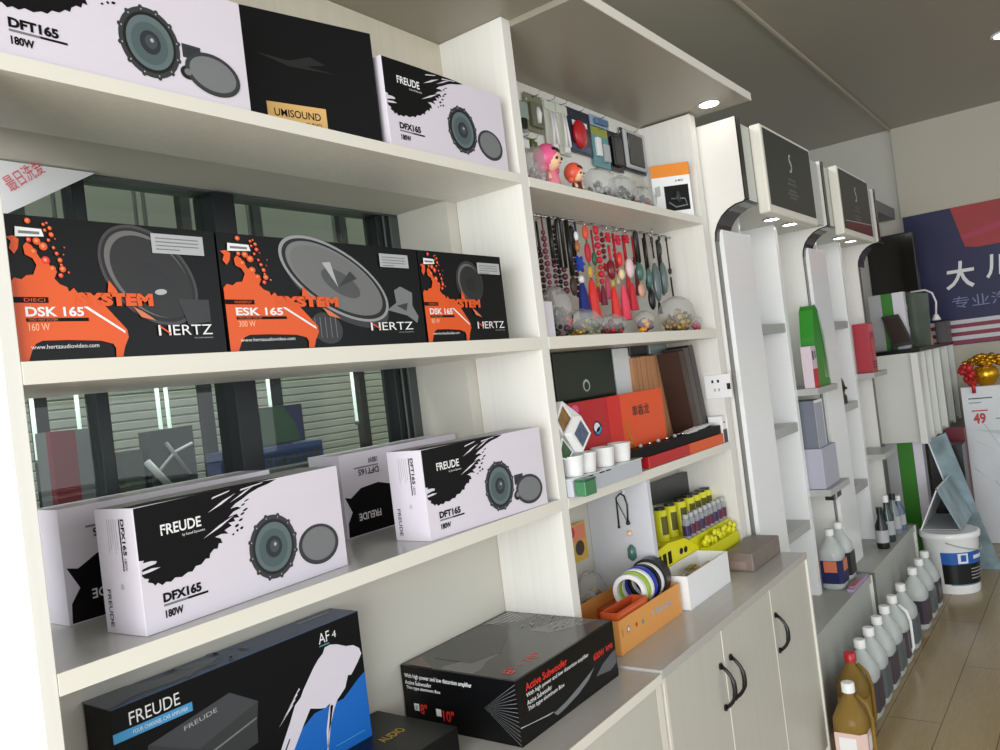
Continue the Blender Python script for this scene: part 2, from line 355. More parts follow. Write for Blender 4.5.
m = MB(); m.box(XC1, XR-.06, YB-.008, YB-.001, 1.907, 2.248, WHITE); m.build('back_panel', S)
m = MB(); m.box(XC1+.0005, 2.615, .822, YB-.001, 2.25, 2.272, CEILM); m.box(XC1+.0005, 2.615, .819, .822, 2.249, 2.273, EDGE); m.build('top_board', S)
c = at(715, 107, z=2.25)
m = MB(); m.lathe([(.03, 2.247), (.03, 2.2495)], LAMPM, (c.x-.05, c.y, 0)); m.lathe([(.031, 2.2485), (.036, 2.2485), (.036, 2.2499), (.031, 2.2499)], CHROME, (c.x-.05, c.y, 0), cap=False)
m.build('spot_lamp', S)
# wall socket and switch plate on the side panel (faces left)
t = thing('wall_socket', 'white power socket on the side panel beside the dark books', 'socket', (XR-.061, 1.1, 1.3))
X0 = XR-.0605
a = at(704, 376, x=X0); b = at(733, 397, x=X0)
fr = Fr((X0-.006, a.y, b.z), (0, -1, 0), (0, 0, 1)); w_, h_ = a.y-b.y, a.z-b.z
m = MB(); m.box(X0-.006, X0, b.y, a.y, b.z, a.z, PAPER); m.build('cover_plate', t, .002)
m = MB(); m.rect(fr, w_*.28, h_*.66, w_*.36, h_*.78, BLACK); m.rect(fr, w_*.5, h_*.66, w_*.58, h_*.78, BLACK); m.rect(fr, w_*.36, h_*.3, w_*.40, h_*.42, GREY); m.rect(fr, w_*.52, h_*.3, w_*.56, h_*.42, GREY); m.build('socket_holes', t)
m = MB(); m.box(X0-.010, X0-.006, b.y+.001, b.y+.012, b.z+h_*.35, b.z+h_*.6, BLACKP); m.build('switch', t)

# base cabinets
def handle(parent, x, y, z0, z1):
    m = MB(); zc = (z0+z1)/2; L = (z1-z0)/2; pts = []
    for i in range(13):
        t = -1+i/6; pts.append((x, y-.004-.026*(1-abs(t)**2.6), zc+L*t))
    m.tube(pts, [.0045-.0 if abs(i-6) > 2 else .0062 for i in range(13)], BLACKP, 8)
    for z in (z0, z1): m.lathe([(.008, 0), (.008, .004)], BLACKP, T=XF((x, y, z), rx=R(90)), n=12)
    return m.build('handle', parent)
B = thing('base_cabinet', 'white base cabinet under the gift bay, three doors with black bow handles', 'cabinet', (2.07, 1.0, FLOOR))
m = MB(); m.box(1.556, 2.597, .842, YB-.002, FLOOR+.001, .786, WHITE); m.box(1.556, 1.566, .823, .842, FLOOR+.06, .786, EDGE); m.box(2.590, 2.600, .819, .842, FLOOR+.001, .786, EDGE)
m.box(1.56, 2.6, .86, .9, FLOOR+.001, FLOOR+.06, WHITE); m.build('body', B)
TOPM = mat('counter_laminate', (190, 188, 182), .22, grain=.06, gscale=(2, 60, 60))
m = MB(); m.box(1.548, 2.600, .820, YB-.002, .787, .806, TOPM); m.build('worktop', B, .001)
DOORM = mat('door_laminate', (200, 199, 188), .42, grain=.06, gscale=(90, 90, 2.2))
for x0, x1, hx in ((1.569, 1.882, 1.853), (1.887, 2.243, 1.918), (2.248, 2.586, 2.266)):
    m = MB(); m.box(x0, x1, .824, .8415, FLOOR+.06, .785, DOORM); m.box(x1, x1+.004, .823, .8415, FLOOR+.06, .785, EDGE)
    d = m.build('door', B, .0008)
    handle(d, hx, .823, .608, .708)
B = thing('base_cabinet', 'white base cabinet at the near left under the black subwoofer carton', 'cabinet', (.97, 1.0, FLOOR))
m = MB(); m.box(.41, 1.545, .842, YB-.002, FLOOR+.001, .780, WHITE); m.box(1.521, 1.545, .824, .842, FLOOR+.001, .780, EDGE); m.build('body', B)
m = MB(); m.box(.409, 1.545, .822, YB-.002, .781, .800, TOPM); m.box(.409, 1.545, .820, .822, .781, .8005, EDGE); m.build('worktop', B)
for x0, x1 in ((.42, .968), (.972, 1.518)):
    m = MB(); m.box(x0, x1, .824, .8415, FLOOR+.06, .779, DOORM); d = m.build('door', B, .0008)
    handle(d, x1-.04 if x0 < .5 else x0+.04, .823, .60, .70)

# ---------------------------------------------------------------- speaker cartons (white, brush stroke)
SPLASH = [(.001, .166), (.001, .098), (.008, .097), (.006, .094), (.018, .094), (.026, .092), (.024, .089), (.014, .088), (.004, .086), (.003, .078), (.006, .074), (.012, .072), (.010, .068), (.017, .065),
          (.02, .061), (.024, .064), (.03, .059), (.036, .062), (.043, .060), (.05, .064), (.06, .062), (.07, .066), (.077, .065), (.083, .071), (.092, .071), (.1, .077), (.106, .076), (.108, .082),
          (.115, .087), (.121, .086), (.124, .093), (.13, .092), (.128, .099), (.119, .103), (.13, .105), (.142, .103), (.136, .109), (.149, .113), (.144, .118), (.156, .118), (.154, .123), (.164, .122), (.16, .128),
          (.145, .126), (.155, .132), (.169, .135), (.162, .138), (.15, .137), (.16, .143), (.172, .147), (.186, .153), (.203, .158), (.222, .161), (.24, .1655), (.20, .1672), (.1, .1672)]
CUTS = [[(.100, .105), (.128, .118), (.155, .127), (.130, .115)], [(.112, .139), (.135, .146), (.162, .158), (.138, .151)], [(.15, .146), (.178, .158), (.196, .163), (.172, .153)],
        [(.17, .1595), (.21, .164), (.214, .1655), (.172, .162)], [(.003, .083), (.018, .0845), (.030, .083), (.016, .0805), (.004, .0795)], [(.12, .1565), (.15, .162), (.153, .164), (.122, .159)]]
DROPS = [(.158, .111, .004, .002), (.166, .118, .004, .0016), (.17, .126, .004, .0015), (.176, .131, .005, .0015), (.166, .106, .003, .002), (.158, .104, .002, .002), (.173, .139, .004, .0012), (.18, .144, .005, .001), (.15, .1, .002, .0015)]
def speaker_art(m, fr, cx, cy, r, rx=1.0):
    k = rx
    m.disc(fr, cx, cy, r*k, r, DKGREY, .0005, n=40); 
    for i in range(12):
        t = 2*pi*i/12+.2; m.disc(fr, cx+r*k*.99*cos(t), cy+r*.99*sin(t), r*.07*k, r*.07, DKGREY, .00055, n=10)
        m.disc(fr, cx+r*k*.93*cos(t), cy+r*.93*sin(t), r*.025*k, r*.025, LGREY, .0008, n=8)
    m.disc(fr, cx, cy, r*.86*k, r*.86, BLACKP, .0007, n=36); m.disc(fr, cx, cy, r*.77*k, r*.77, CONE, .0009, n=36)
    m.disc(fr, cx-r*.02, cy-r*.03, r*.6*k, r*.6, mat('cone_mid', (78, 94, 96), .5), .0011, n=30)
    m.disc(fr, cx, cy, r*.34*k, r*.34, CONE2, .0013, n=24); m.disc(fr, cx+r*.02*k, cy+r*.02, r*.2*k, r*.2, mat('dust_cap', (66, 76, 80), .3), .0015, n=20)
    m.disc(fr, cx+r*.05, cy+r*.07, r*.06*k, r*.06, LGREY, .0017, n=10)
def freude(base, ang, model, label, flip=False, D=.09, grp='white speaker cartons', dirt=None):
    """carton 374 x 168 mm standing on its long edge; base = front left bottom corner"""
    Wb, H = .370, .167
    c, q = cos(ang), sin(ang); u = Vector((c, q, 0)); n = Vector((-q, c, 0)); b = Vector(base); z = Vector((0, 0, 1))
    m = MB(); vs = [b+u*i*Wb+n*j*D+z*k*H for i in (0, 1) for j in (0, 1) for k in (0, 1)]
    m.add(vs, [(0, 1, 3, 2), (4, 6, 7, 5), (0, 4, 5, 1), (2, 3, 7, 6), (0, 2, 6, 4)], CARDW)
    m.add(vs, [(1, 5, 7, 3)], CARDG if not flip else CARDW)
    fr = Fr(b, u, z) if not flip else Fr(b+u*.135+z*H, -u, -z)
    if flip:
        fb = Fr(b, u, z); m.poly(fb, [(.004, .002), (.20, .002), (.25, .01), (.28, .03), (.25, .04), (.26, .06), (.22, .07), (.19, .085), (.14, .088), (.10, .098), (.05, .094), (.02, .078), (.004, .082), (.012, .066), (.02, .05), (.006, .03)], BLACK, .0004)
        m.text(fr, 'FREUDE', .036, .123, .099, .1375, INK, .0008, .02)
        m.text(fr, model, .029, .0355, .088, .0485, DKGREY, .0006, .03); m.rect(fr, .029, .0305, .098, .0335, GREY, .0005); m.text(fr, '180W', .030, .015, .057, .0265, DKGREY, .0006, .02)
        return m.build('speaker_carton', bev=.0008, label=label, cat='box', group=grp)
    m.poly(fr, SPLASH, BLACK, .0004)
    for cpts in CUTS: m.poly(fr, cpts, CARDW, .0007)
    for x, y, rx, ry in DROPS: m.disc(fr, x, y, rx, ry, BLACK, .0005, .3, 8)
    m.text(fr, 'FREUDE', .036, .123, .099, .1375, INK, .0008, .02); m.rect(fr, .0375, .1275, .041, .1305, BLACK, .001)
    m.text(fr, 'by Sound Dynamics', .068, .115, .104, .1195, INK, .0008, .0)
    m.text(fr, model, .029, .0355, .088, .0485, BLACK, .0006, .05)
    m.rect(fr, .029, .0305, .065, .0335, GREY, .0005); m.rect(fr, .065, .0305, .098, .0335, BLACK, .0005)
    m.text(fr, '180W', .030, .015, .057, .0255, BLACK, .0006, .04)
    if model.startswith('DFT'):
        speaker_art(m, fr, .213, .065, .049, .92)
        m.rect(fr, .262, .058, .292, .078, DKGREY, .0006); m.rect(fr, .266, .062, .288, .074, CONE2, .0009)
        m.disc(fr, .267, .036, .012, .010, BLACKP, .001, n=16); m.disc(fr, .267, .037, .006, .005, GREY, .0013, n=12)
        m.disc(fr, .309, .042, .046, .031, DKGREY, .0012, -.1, 32); m.disc(fr, .309, .0425, .039, .025, GREY, .0014, -.1, 32)
    else:
        speaker_art(m, fr, .220, .066, .048, .95)
        m.disc(fr, .311, .049, .043, .032, DKGREY, .0006, -.1, 32); m.disc(fr, .311, .050, .036, .0265, GREY, .0009, -.1, 32)
    # printing on the left end
    e = Fr(b+n*D, -n, z) if not flip else Fr(b+z*H, n, -z)
    ex = Fr(b+n*D, z, n)          # text running up the end, read from the side
    ey = Fr(b+n*D+z*H, -z, -n)
    if flip: ey = Fr(b, z, n)
    m.text(ey, model, .014, .060, .062, .068, BLACK, .0006, .03); m.rect(ey, .014, .0555, .083, .058, BLACK, .0005); m.text(ey, '180W', .066, .060, .082, .066, BLACK, .0006, .0)
    for i in range(5): m.rect(ey, .014, .028+i*.005, .060-.006*(i % 3), .0293+i*.005, LGREY, .0004)
    m.text(ey, 'FREUDE', .108, .012, .158, .020, BLACK, .0006, .01); m.text(ey, 'CE', .1, .046, .107, .052, GREY, .0006, .0)
    # stroke carried over onto the top edge
    tp = Fr(b+z*H, u, n); m.poly(tp, [(.002, .002), (.27, .002), (.24, .012), (.18, .02), (.10, .03), (.05, .038), (.002, .03)], BLACK if not flip else DKGREY, .0004)
    return m.build('speaker_carton', bev=.0008, label=label, cat='box', group=grp)
Z3 = 1.1805
freude((.554, 1.026, Z3), .055, 'DFX165', 'white speaker carton standing front left on the third shelf, marked DFX165')
freude((1.097, 1.014, Z3), -.035, 'DFT165', 'white speaker carton at the right end of the third shelf, marked DFT165')
freude((1.095, 1.232, Z3), .015, 'DFT165', 'upside-down speaker carton behind, between the two front cartons of the third shelf', True)
freude((.548, 1.219, Z3), .0, 'DFT165', 'upside-down speaker carton at the far left rear of the third shelf', True)
Z1 = 1.9085
freude((.431, 1.004, Z1), .0, 'DFT165', 'white speaker carton at the left end of the top shelf, marked DFT165')
freude((1.107, 1.004, Z1), .0, 'DFX165', 'white speaker carton at the right end of the top shelf, marked DFX165')
# black carton with gold label
m = MB(); T = XF((.838, 1.066, Z1), R(-12)); m.box(0, .262, 0, .06, 0, .205, BLACK, T)
fr = Fr(T @ Vector((0, 0, 0)), T.to_3x3() @ Vector((1, 0, 0)), (0, 0, 1))
m.rect(fr, .04, .0, .15, .05, GOLDP); m.text(fr, 'UMISOUND', .052, .027, .138, .040, BLACK, .0008, .01); m.text(fr, 'AUDIO', .108, .015, .138, .022, BLACK, .0008, .0)
m.poly(fr, [(.03, .13), (.09, .125), (.13, .138), (.16, .128), (.12, .12), (.18, .115), (.09, .115)], mat('soft_black_emboss', (24, 24, 25), .3), .0003)
m.build('audio_carton', bev=.001, label='tall black carton with a gold label, between the two white cartons of the top shelf', cat='box')

# ---------------------------------------------------------------- orange and black component cartons
def hertz(x0, W, model, watt, label, sx=1.0, kind=0):
    y, H, D = 1.012, .176, .085; z0 = 1.5425
    m = MB(); m.box(x0, x0+W, y, y+D, z0, z0+H, BLACKG); fr = Fr((x0, y, z0), (1, 0, 0), (0, 0, 1))
    k = sx; P = lambda L: [(a*k, b) for a, b in L]
    spk0 = {0: (.178, .108, .078, .056, -.75), 1: (.224, .112, .124, .054, -.42), 2: (.148, .118, .044, .042, -.9)}[kind]
    cx, cy, ra, rb, rot = spk0
    rim = mat('rim_grey', (150, 150, 150), .3) if kind == 1 else mat('rim_dark', (62, 60, 60), .3)
    cone = mat('cone_art_light', (112, 112, 112), .4) if kind == 1 else mat('cone_art_dark', (34, 33, 33), .35)
    if kind == 1:
        m.disc(fr, cx+.004, cy-.016, ra*.95, rb*.9, DKGREY, .0005, rot, 44)
    m.disc(fr, cx, cy, ra, rb, rim, .0007, rot, 48); m.disc(fr, cx, cy, ra*.95, rb*.92, BLACKP, .0009, rot, 48)
    m.disc(fr, cx-.001, cy+.001, ra*.88, rb*.84, GREY if kind == 1 else mat('arc_light', (104, 102, 100), .3), .0011, rot, 48)
    m.disc(fr, cx+.003, cy-.002, ra*.84, rb*.79, cone, .0013, rot, 48)
    m.disc(fr, cx+ra*.06, cy-rb*.1, ra*.36, rb*.34, mat('cone_hub', (24, 24, 25), .3) if kind != 1 else mat('cone_hub2', (78, 78, 80), .35), .0015, rot, 28)
    if kind == 1:
        m.poly(fr, [(cx, cy-.012), (cx-.03, cy+.028), (cx-.012, cy+.03)], LGREY, .0017); m.poly(fr, [(cx, cy-.012), (cx+.045, cy+.004), (cx+.03, cy+.016)], DKGREY, .0017)
        m.disc(fr, .19, .032, .034, .025, DKGREY, .0008, -.3, 24)
        for i in range(5): m.rect(fr, .165+i*.011, .016, .1665+i*.011, .05, GREY, .001)
        m.poly(fr, [(.335, .062), (.36, .075), (.358, .098), (.375, .105), (.405, .094), (.402, .07), (.415, .05), (.41, .038), (.385, .052)], GREY, .0006)
        m.poly(fr, [(.36, .07), (.39, .075), (.384, .06)], DKGREY, .0009)
    elif kind == 0:
        m.poly(fr, [(.214, .077), (.262, .076), (.262, .045), (.226, .041)], DKGREY, .0018); m.disc(fr, .19, .086, .009, .004, LGREY, .002, .1, 14)
    # swirl and splatter
    body = P([(.001, .094), (.006, .1), (.014, .098), (.02, .103), (.028, .104), (.033, .116), (.029, .124), (.021, .128), (.020, .138), (.024, .143), (.03, .139), (.038, .124), (.045, .122), (.05, .113), (.056, .109), (.052, .1), (.058, .093),
              (.066, .09), (.068, .084), (.074, .089), (.078, .083), (.088, .079), (.105, .074), (.125, .05), (.1365, .036), (.1375, .026), (.131, .014), (.127, .001), (.118, .001), (.119, .012), (.116, .018), (.10, .0225), (.06, .0245), (.03, .0245), (.022, .021), (.017, .013), (.012, .001), (.001, .001)])
    if kind == 0: body = [(max(a, .001), b) for a, b in body]
    m.poly(fr, body, ORANGE, .0020)
    m.poly(fr, P([(.004, .135), (.007, .143), (.002, .148), (.010, .15), (.016, .146), (.014, .135), (.009, .128)]), ORANGE, .002)
    edge = P([(.083, .0655), (.088, .066), (.1335, .0345), (.1335, .031)]); m.poly(fr, edge, INK, .0024)
    m.poly(fr, P([(.001, .077), (.042, .077), (.042, .070), (.001, .070)]), BLACK, .0023); m.text(fr, 'HI-ENERGY' if kind == 1 else 'DIECI', .014*k, .0715, .038*k, .0755, ORANGE, .0025, .0)
    m.text(fr, model, .014*k, .0535, .083*k, .0655, INK, .0025, .03); m.rect(fr, .014*k, .0475, .088*k, .0518, BLACK, .0023); m.text(fr, 'TWO WAY SYSTEM', .016*k, .0482, .05*k, .0512, PEACH, .0025, 0)
    m.text(fr, watt, .016*k, .0365, .040*k, .0455, mat('pale_orange_ink', (250, 190, 150), .4), .0025, .01)
    m.text(fr, 'www.hertzaudiovideo.com', .016*k, .0145, .097*k, .0195, INK, .0025, .0)
    m.text(fr, 'SYSTEM', .074*k, .0665, .177*k, .0835, ORANGE, .0026, .07); m.poly(fr, P([(.116, .084), (.119, .1), (.127, .089), (.13, .083)]), ORANGE, .0026)
    m.poly(fr, P([(.148, .066), (.158, .052), (.178, .047), (.172, .052), (.16, .060)]), PEACH, .0026)
    hx0, hx1 = {0: (.180, .262), 1: (.288, .395), 2: (.155, .246)}[kind]; hw = hx1-hx0; hz = {0: .027, 1: .026, 2: .024}[kind]
    m.poly(fr, [(hx0, hz+.014), (hx0+hw*.04, hz+.014), (hx0+hw*.04, hz), (hx0, hz)], INK, .0024); m.poly(fr, [(hx0+hw*.18, hz+.014), (hx0+hw*.22, hz+.014), (hx0+hw*.22, hz), (hx0+hw*.18, hz)], INK, .0024)
    m.poly(fr, [(hx0+hw*.02, hz+.0115), (hx0+hw*.2, hz+.001), (hx0+hw*.2, hz+.004), (hx0+hw*.04, hz+.013)], ORANGE, .0027)
    m.text(fr, 'ERTZ', hx0+hw*.26, hz, hx1, hz+.014, INK, .0024, .0); m.text(fr, 'the sound experience', hx1-hw*.36, hz-.006, hx1, hz-.003, LGREY, .0024, 0)
    sx0, sx1, sz0, sz1 = {0: (.184, .263, .139, .166), 1: (.328, .402, .139, .163), 2: (.176, .252, .137, .160)}[kind]
    m.rect(fr, sx0, sz0, sx1, sz1, LGREY, .0026)
    for i in range(4): m.rect(fr, sx0+.006, sz1-.007-i*.005, sx1-.008-(i == 3)*.03, sz1-.0055-i*.005, GREY, .0029)
    m.poly(fr, P([(.012, .149), (.013, .161), (.043, .160), (.045, .151)]), INK, .0024); m.rect(fr, .016*k, .153, .040*k, .1565, GREY, .0027)
    rnd = random.Random(5+kind)
    for a, b, r in ((.028, .169, .0035), (.046, .166, .002), (.053, .162, .0025), (.047, .159, .002), (.054, .154, .003), (.036, .145, .0045), (.027, .146, .003), (.05, .147, .002), (.043, .139, .005), (.031, .132, .004),
                    (.055, .138, .002), (.058, .131, .0025), (.061, .123, .003), (.044, .122, .005), (.051, .112, .004), (.063, .112, .004), (.06, .104, .003), (.07, .108, .0015), (.068, .139, .001), (.066, .13, .001), (.05, .168, .0015), (.058, .149, .001), (.062, .117, .0018), (.037, .155, .002)):
        m.disc(fr, a*k, b, r*k, r, BRED if rnd.random() < .35 else ORANGE, .0022, 0, 12); m.disc(fr, a*k-.0005, b+.0004, r*k*.45, r*.45, mat('blob_light', (255, 150, 90), .4), .0026, 0, 8)
    m.build('component_carton', bev=.0008, label=label, cat='box', group='black and orange component cartons')
hertz(.4305, .284, 'DSK 165', '160 W', 'black and orange component carton on the second shelf, leftmost, marked DSK 165')
hertz(.718, .430, 'ESK 165', '300 W', 'long black and orange component carton marked ESK 165, middle of the second shelf', 1.24, 1)
hertz(1.151, .262, 'DSK 165', '80 W', 'smaller black and orange component carton, rightmost on the second shelf', .97, 2)

# ---------------------------------------------------------------- amplifier carton and flat black carton
m = MB(); m.box(.50, 1.075, .985, 1.185, .8005, .857, BLACKG); fr = Fr((.50, .985, .857), (1, 0, 0), (0, 1, 0))
a = at(385, 743, z=.857); m.text(fr, 'AUDIO', a.x-.5, a.y-.985, a.x-.5+.055, a.y-.985+.022, OCHRE, .0006, .01)
m.build('flat_carton', bev=.001, label='flat black carton with small gold letters under the blue and black carton', cat='box')
W4, H4, y4, x4, z4 = .452, .2215, 1.112, .538, .8575
m = MB(); m.box(x4, x4+W4, y4, y4+.072, z4, z4+H4-.001, BLACK); m.box(x4, x4+W4, y4, y4+.072, z4+H4-.001, z4+H4, DBLUE)
fr = Fr((x4, y4, z4), (1, 0, 0), (0, 0, 1)); k = W4/.49; Q = lambda L: [(a*k, (b-.02)*k+.012) for a, b in L]
m.text(fr, 'FREUDE', .026*k, .208*k, .108*k, .227*k, INK, .0008, .0); m.rect(fr, .0, .19*k, .128*k, .204*k, LBLUE); m.text(fr, 'FOUR CHANNEL CAR AMPLIFIER', .03*k, .194*k, .12*k, .2*k, INK, .0008, 0)
m.poly(fr, Q([(.05, .175), (.195, .2), (.247, .166), (.24, .13), (.238, .10), (.05, .07), (.03, .10)]), DKGREY, .0006); m.poly(fr, Q([(.05, .175), (.195, .2), (.247, .166), (.13, .135)]), mat('amp_top', (66, 68, 72), .3), .0008)
m.poly(fr, Q([(.05, .1), (.24, .142), (.24, .139), (.05, .096)]), GREY, .001); m.text(fr, 'FREUDE', .11*k, .165*k, .17*k, .172*k, LGREY, .001, 0, 0, .12)
m.text(fr, 'AF', .388*k, .208*k, .414*k, .227*k, INK, .0008, .0); m.text(fr, '4', .420*k, .21*k, .430*k, .222*k, INK, .0008, .0); m.rect(fr, .388*k, .203*k, .412*k, .205*k, TEAL, .0008)
m.poly(fr, Q([(.235, .0), (.489, .0), (.489, .13), (.47, .122), (.43, .10), (.36, .10), (.31, .075)]), BLUE, .0006)
spl = Q([(.394, .197), (.40, .206), (.413, .207), (.43, .202), (.45, .192), (.468, .188), (.482, .178), (.486, .166), (.474, .153), (.462, .142), (.455, .136), (.447, .138), (.437, .118), (.425, .11), (.415, .104), (.405, .09), (.395, .07), (.385, .05), (.382, .03), (.379, .03), (.382, .06), (.39, .085), (.397, .104), (.386, .1), (.375, .103), (.362, .108), (.352, .112),
         (.335, .092), (.31, .06), (.28, .03), (.262, .012), (.245, .01), (.262, .04), (.285, .075), (.305, .105), (.32, .13), (.334, .139), (.342, .15), (.355, .164), (.37, .18), (.382, .19)])
m.poly(fr, spl, CARDW, .0009)
m.poly(fr, Q([(.372, .002), (.374, .002), (.396, .075), (.404, .098), (.398, .1)]), CARDW, .0009)
for a in range(4): m.poly(fr, Q([(.28+a*.012, .105+a*.012), (.315+a*.006, .135+a*.007), (.316+a*.006, .132+a*.007)]), CARDW, .0009)
m.poly(fr, Q([(.262, .03), (.3, .08), (.302, .078), (.266, .028)]), BROWN, .0012); m.rect(fr, .40*k, .015, .472*k, .0165, LBLUE, .0012)
tp = Fr((x4, y4, z4+H4), (1, 0, 0), (0, 1, 0)); rnd = random.Random(3)
m.poly(tp, [(.0, .004), (.05, .02), (.10, .012), (.16, .02), (.2, .045), (.16, .06), (.10, .05), (.06, .075), (.0, .082)], mat('cloudy_print', (104, 112, 124), .3), .0004)
for i in range(16): m.disc(tp, rnd.uniform(.12, .24), rnd.uniform(.012, .07), rnd.uniform(.004, .012), rnd.uniform(.002, .006), mat('cloudy_print', (104, 112, 124), .3), .0007, rnd.uniform(0, 3), 9)
m.rect(tp, .36, .05, .43, .056, LGREY, .0005)
m.build('amplifier_carton', bev=.001, label='black and blue amplifier carton marked AF4 standing under the third shelf', cat='box')

# ---------------------------------------------------------------- subwoofer carton
x5, y5, z5, W5, D5, H5 = 1.150, .903, .8005, .360, .303, .118
m = MB(); m.box(x5, x5+W5, y5, y5+D5-.02, z5, z5+H5, mat('black_carton_gloss', (11, 11, 12), .3, spec=.3)); D5 -= .02
L = Fr((x5, y5+D5, z5), (0, -1, 0), (0, 0, 1)); kk = D5/.298
txt = ['With high power and low distortion amplifier', 'Active Subwoofer', 'Thin type aluminum Box']
m.text(L, txt[0], .009*kk, .092, .19*kk, .103, INK, .0006, .008); m.text(L, txt[1], .009*kk, .0815, .082*kk, .0895, INK, .0006, .008); m.text(L, txt[2], .011*kk, .0705, .105*kk, .0785, INK, .0006, .008)
m.rect(L, .026, .031, .039, .045, INK); m.rect(L, .029, .034, .036, .042, LGREY, .0007); m.text(L, '8"', .042, .026, .06, .046, BRED, .0006, .02)
m.rect(L, .083, .028, .096, .042, INK); m.text(L, '10"', .1, .02, .128, .042, BRED, .0006, .02)
apex = (.205, .061)
for i in range(14):
    t = i/13; e = (D5-.001, .112-.11*t) if True else 0
    m.poly(L, [apex, (e[0], e[1]), (e[0], e[1]+.0012)], GREY, .0005)
for i in range(7):
    t = i/6; x = apex[0]+(D5-apex[0])*t
F5 = Fr((x5, y5, z5), (1, 0, 0), (0, 0, 1))
m.text(F5, 'Active Subwoofer', .028, .090, .170, .104, BRED, .0006, .02); m.text(F5, txt[0], .028, .0765, .250, .0865, INK, .0006, .006); m.text(F5, txt[1], .028, .0645, .110, .0735, INK, .0006, .006); m.text(F5, txt[2], .028, .0515, .152, .0615, INK, .0006, .006)
m.text(F5, '600W', .268, .062, .312, .076, BRED, .0006, .02); m.text(F5, 'RMS', .320, .064, .348, .075, BRED, .0006, .02)
arc = [(0, .034), (.05, .03), (.10, .036), (.15, .048), (.20, .062), (.25, .078), (.30, .092)]
m.poly(F5, [(0.0, .0335), (.04, .0285), (.09, .022), (.107, .0215), (.107, .0225), (.06, .0275), (.03, .031), (0, .0355)], LGREY, .0005)
m.poly(F5, [(.107, .0195), (.15, .024), (.20, .034), (.25, .046), (.266, .05), (.24, .034), (.20, .022), (.15, .014), (.118, .011)], GREY, .0005)
m.poly(F5, [(.27, .03), (.30, .045), (.34, .055), (.358, .058), (.358, .03), (.33, .022)], mat('soft_grey_fade', (90, 92, 96), .3), .0005)
T5 = Fr((x5, y5, z5+H5), (1, 0, 0), (0, 1, 0)); TOPG = mat('lid_print_grey', (58, 58, 58), .2); TOPG2 = mat('lid_print_pale', (108, 106, 104), .22)
m.rect(T5, .004, .004, W5-.004, D5-.004, TOPG, .0003)
m.poly(T5, [(.05, .235), (.13, .262), (.2, .235), (.21, .17), (.12, .12), (.05, .14)], mat('lid_amp_print', (40, 40, 40), .2), .0008)
m.poly(T5, [(.005, .10), (.03, .1), (.07, .118), (.12, .115), (.075, .155), (.02, .185), (.005, .18)], TOPG2, .0005)
m.poly(T5, [(.004, .20), (.05, .27), (.02, .274), (.004, .262)], mat('lid_rose', (104, 78, 74), .25), .0010)
m.poly(T5, [(.25, .09), (.31, .05), (.356, .03), (.356, .10), (.25, .15)], TOPG2, .0005); m.poly(T5, [(.30, .2), (.356, .19), (.356, .274), (.255, .274)], TOPG2, .0005)
for i in range(10): m.poly(T5, [(.27+.009*i, .272), (.274+.009*i, .272), (.262+.006*i, .19)], LGREY, .0007)
for i in range(40):
    a_, b_ = .262+rnd.uniform(0, .085), .06+rnd.uniform(0, .12); m.poly(T5, [(a_, b_), (a_+rnd.uniform(.006, .02), b_+.002), (a_+.012, b_+rnd.uniform(.003, .006))], LGREY, .0009+.00004*i)
m.text(T5, '8"', .025, .027, .058, .052, BRED, .0007, .02); m.text(T5, 'x', .070, .034, .078, .042, BRED, .0007, .0); m.text(T5, '10"', .096, .03, .14, .054, BRED, .0007, .02)
m.build('subwoofer_carton', bev=.001, label='flat black subwoofer carton with red writing, resting on the near base cabinet', cat='box')
# ---------------------------------------------------------------- gift bay: top cell
def shelf_z(n): return {1: 1.9065, 2: 1.5425, 3: 1.1765}[n]
YH = 1.172
def blister(p0, p1, label, base, art, depth=.012, name='hanging_pack'):
    """carded pack hung on the back wall; p0/p1 = pixels of its top and bottom middle, art draws on its face"""
    (xa, xb, yt), yb = p0, p1
    A = at((xa+xb)/2, yt, y=YH-depth); Bq = at((xa+xb)/2, yb, y=YH-depth); Lx = at(xa, (yt+yb)/2, y=YH-depth).x; Rx = at(xb, (yt+yb)/2, y=YH-depth).x
    W_, H_ = Rx-Lx, A.z-Bq.z
    t = thing(name, label, 'package', ((Lx+Rx)/2, YH, Bq.z), 'packs hanging on the back wall of the top cell')
    m = MB(); m.box(Lx, Rx, YH, YH+.003, Bq.z, A.z, base); fr = Fr((Lx, YH, Bq.z), (1, 0, 0), (0, 0, 1))
    m.disc(fr, W_/2, H_-.006, .004, .003, DKGREY); m.build('backing_card', t)
    art(t, fr, W_, H_, depth)
    m = MB(); x = (Lx+Rx)/2; m.tube([(x, 1.18, A.z-.006), (x, YH-.02, A.z-.006), (x, YH-.024, A.z)], .0015, CHROME, 6); m.build('peg_hook', t)
    return t
def relief(t, name, fr, x0, y0, x1, y1, d, mt, bev=.003):
    m = MB(); vs = [fr.p(a, b, h) for a in (x0, x1) for h in (.0005, d) for b in (y0, y1)]
    m.add(vs, [(0, 1, 3, 2), (4, 6, 7, 5), (0, 4, 5, 1), (2, 3, 7, 6), (0, 2, 6, 4), (1, 5, 7, 3)], mt); return m.build(name, t, bev)
def art_bulb(t, fr, W, H, d):
    relief(t, 'tray', fr, W*.15, H*.1, W*.85, H*.75, d, mat('olive_tray', (110, 112, 92), .4)); m = MB(); m.tube([fr.p(W*.5, H*.2, d), fr.p(W*.5, H*.45, d+.002), fr.p(W*.5, H*.62, d)], [.006, .009, .005], INK); m.build('bulb', t)
def art_teal(t, fr, W, H, d):
    relief(t, 'tray', fr, W*.1, H*.35, W*.9, H*.9, d, mat('pale_green_card', (150, 168, 156), .4)); relief(t, 'gadget', fr, W*.2, H*.05, W*.7, H*.4, d, BLACKP)
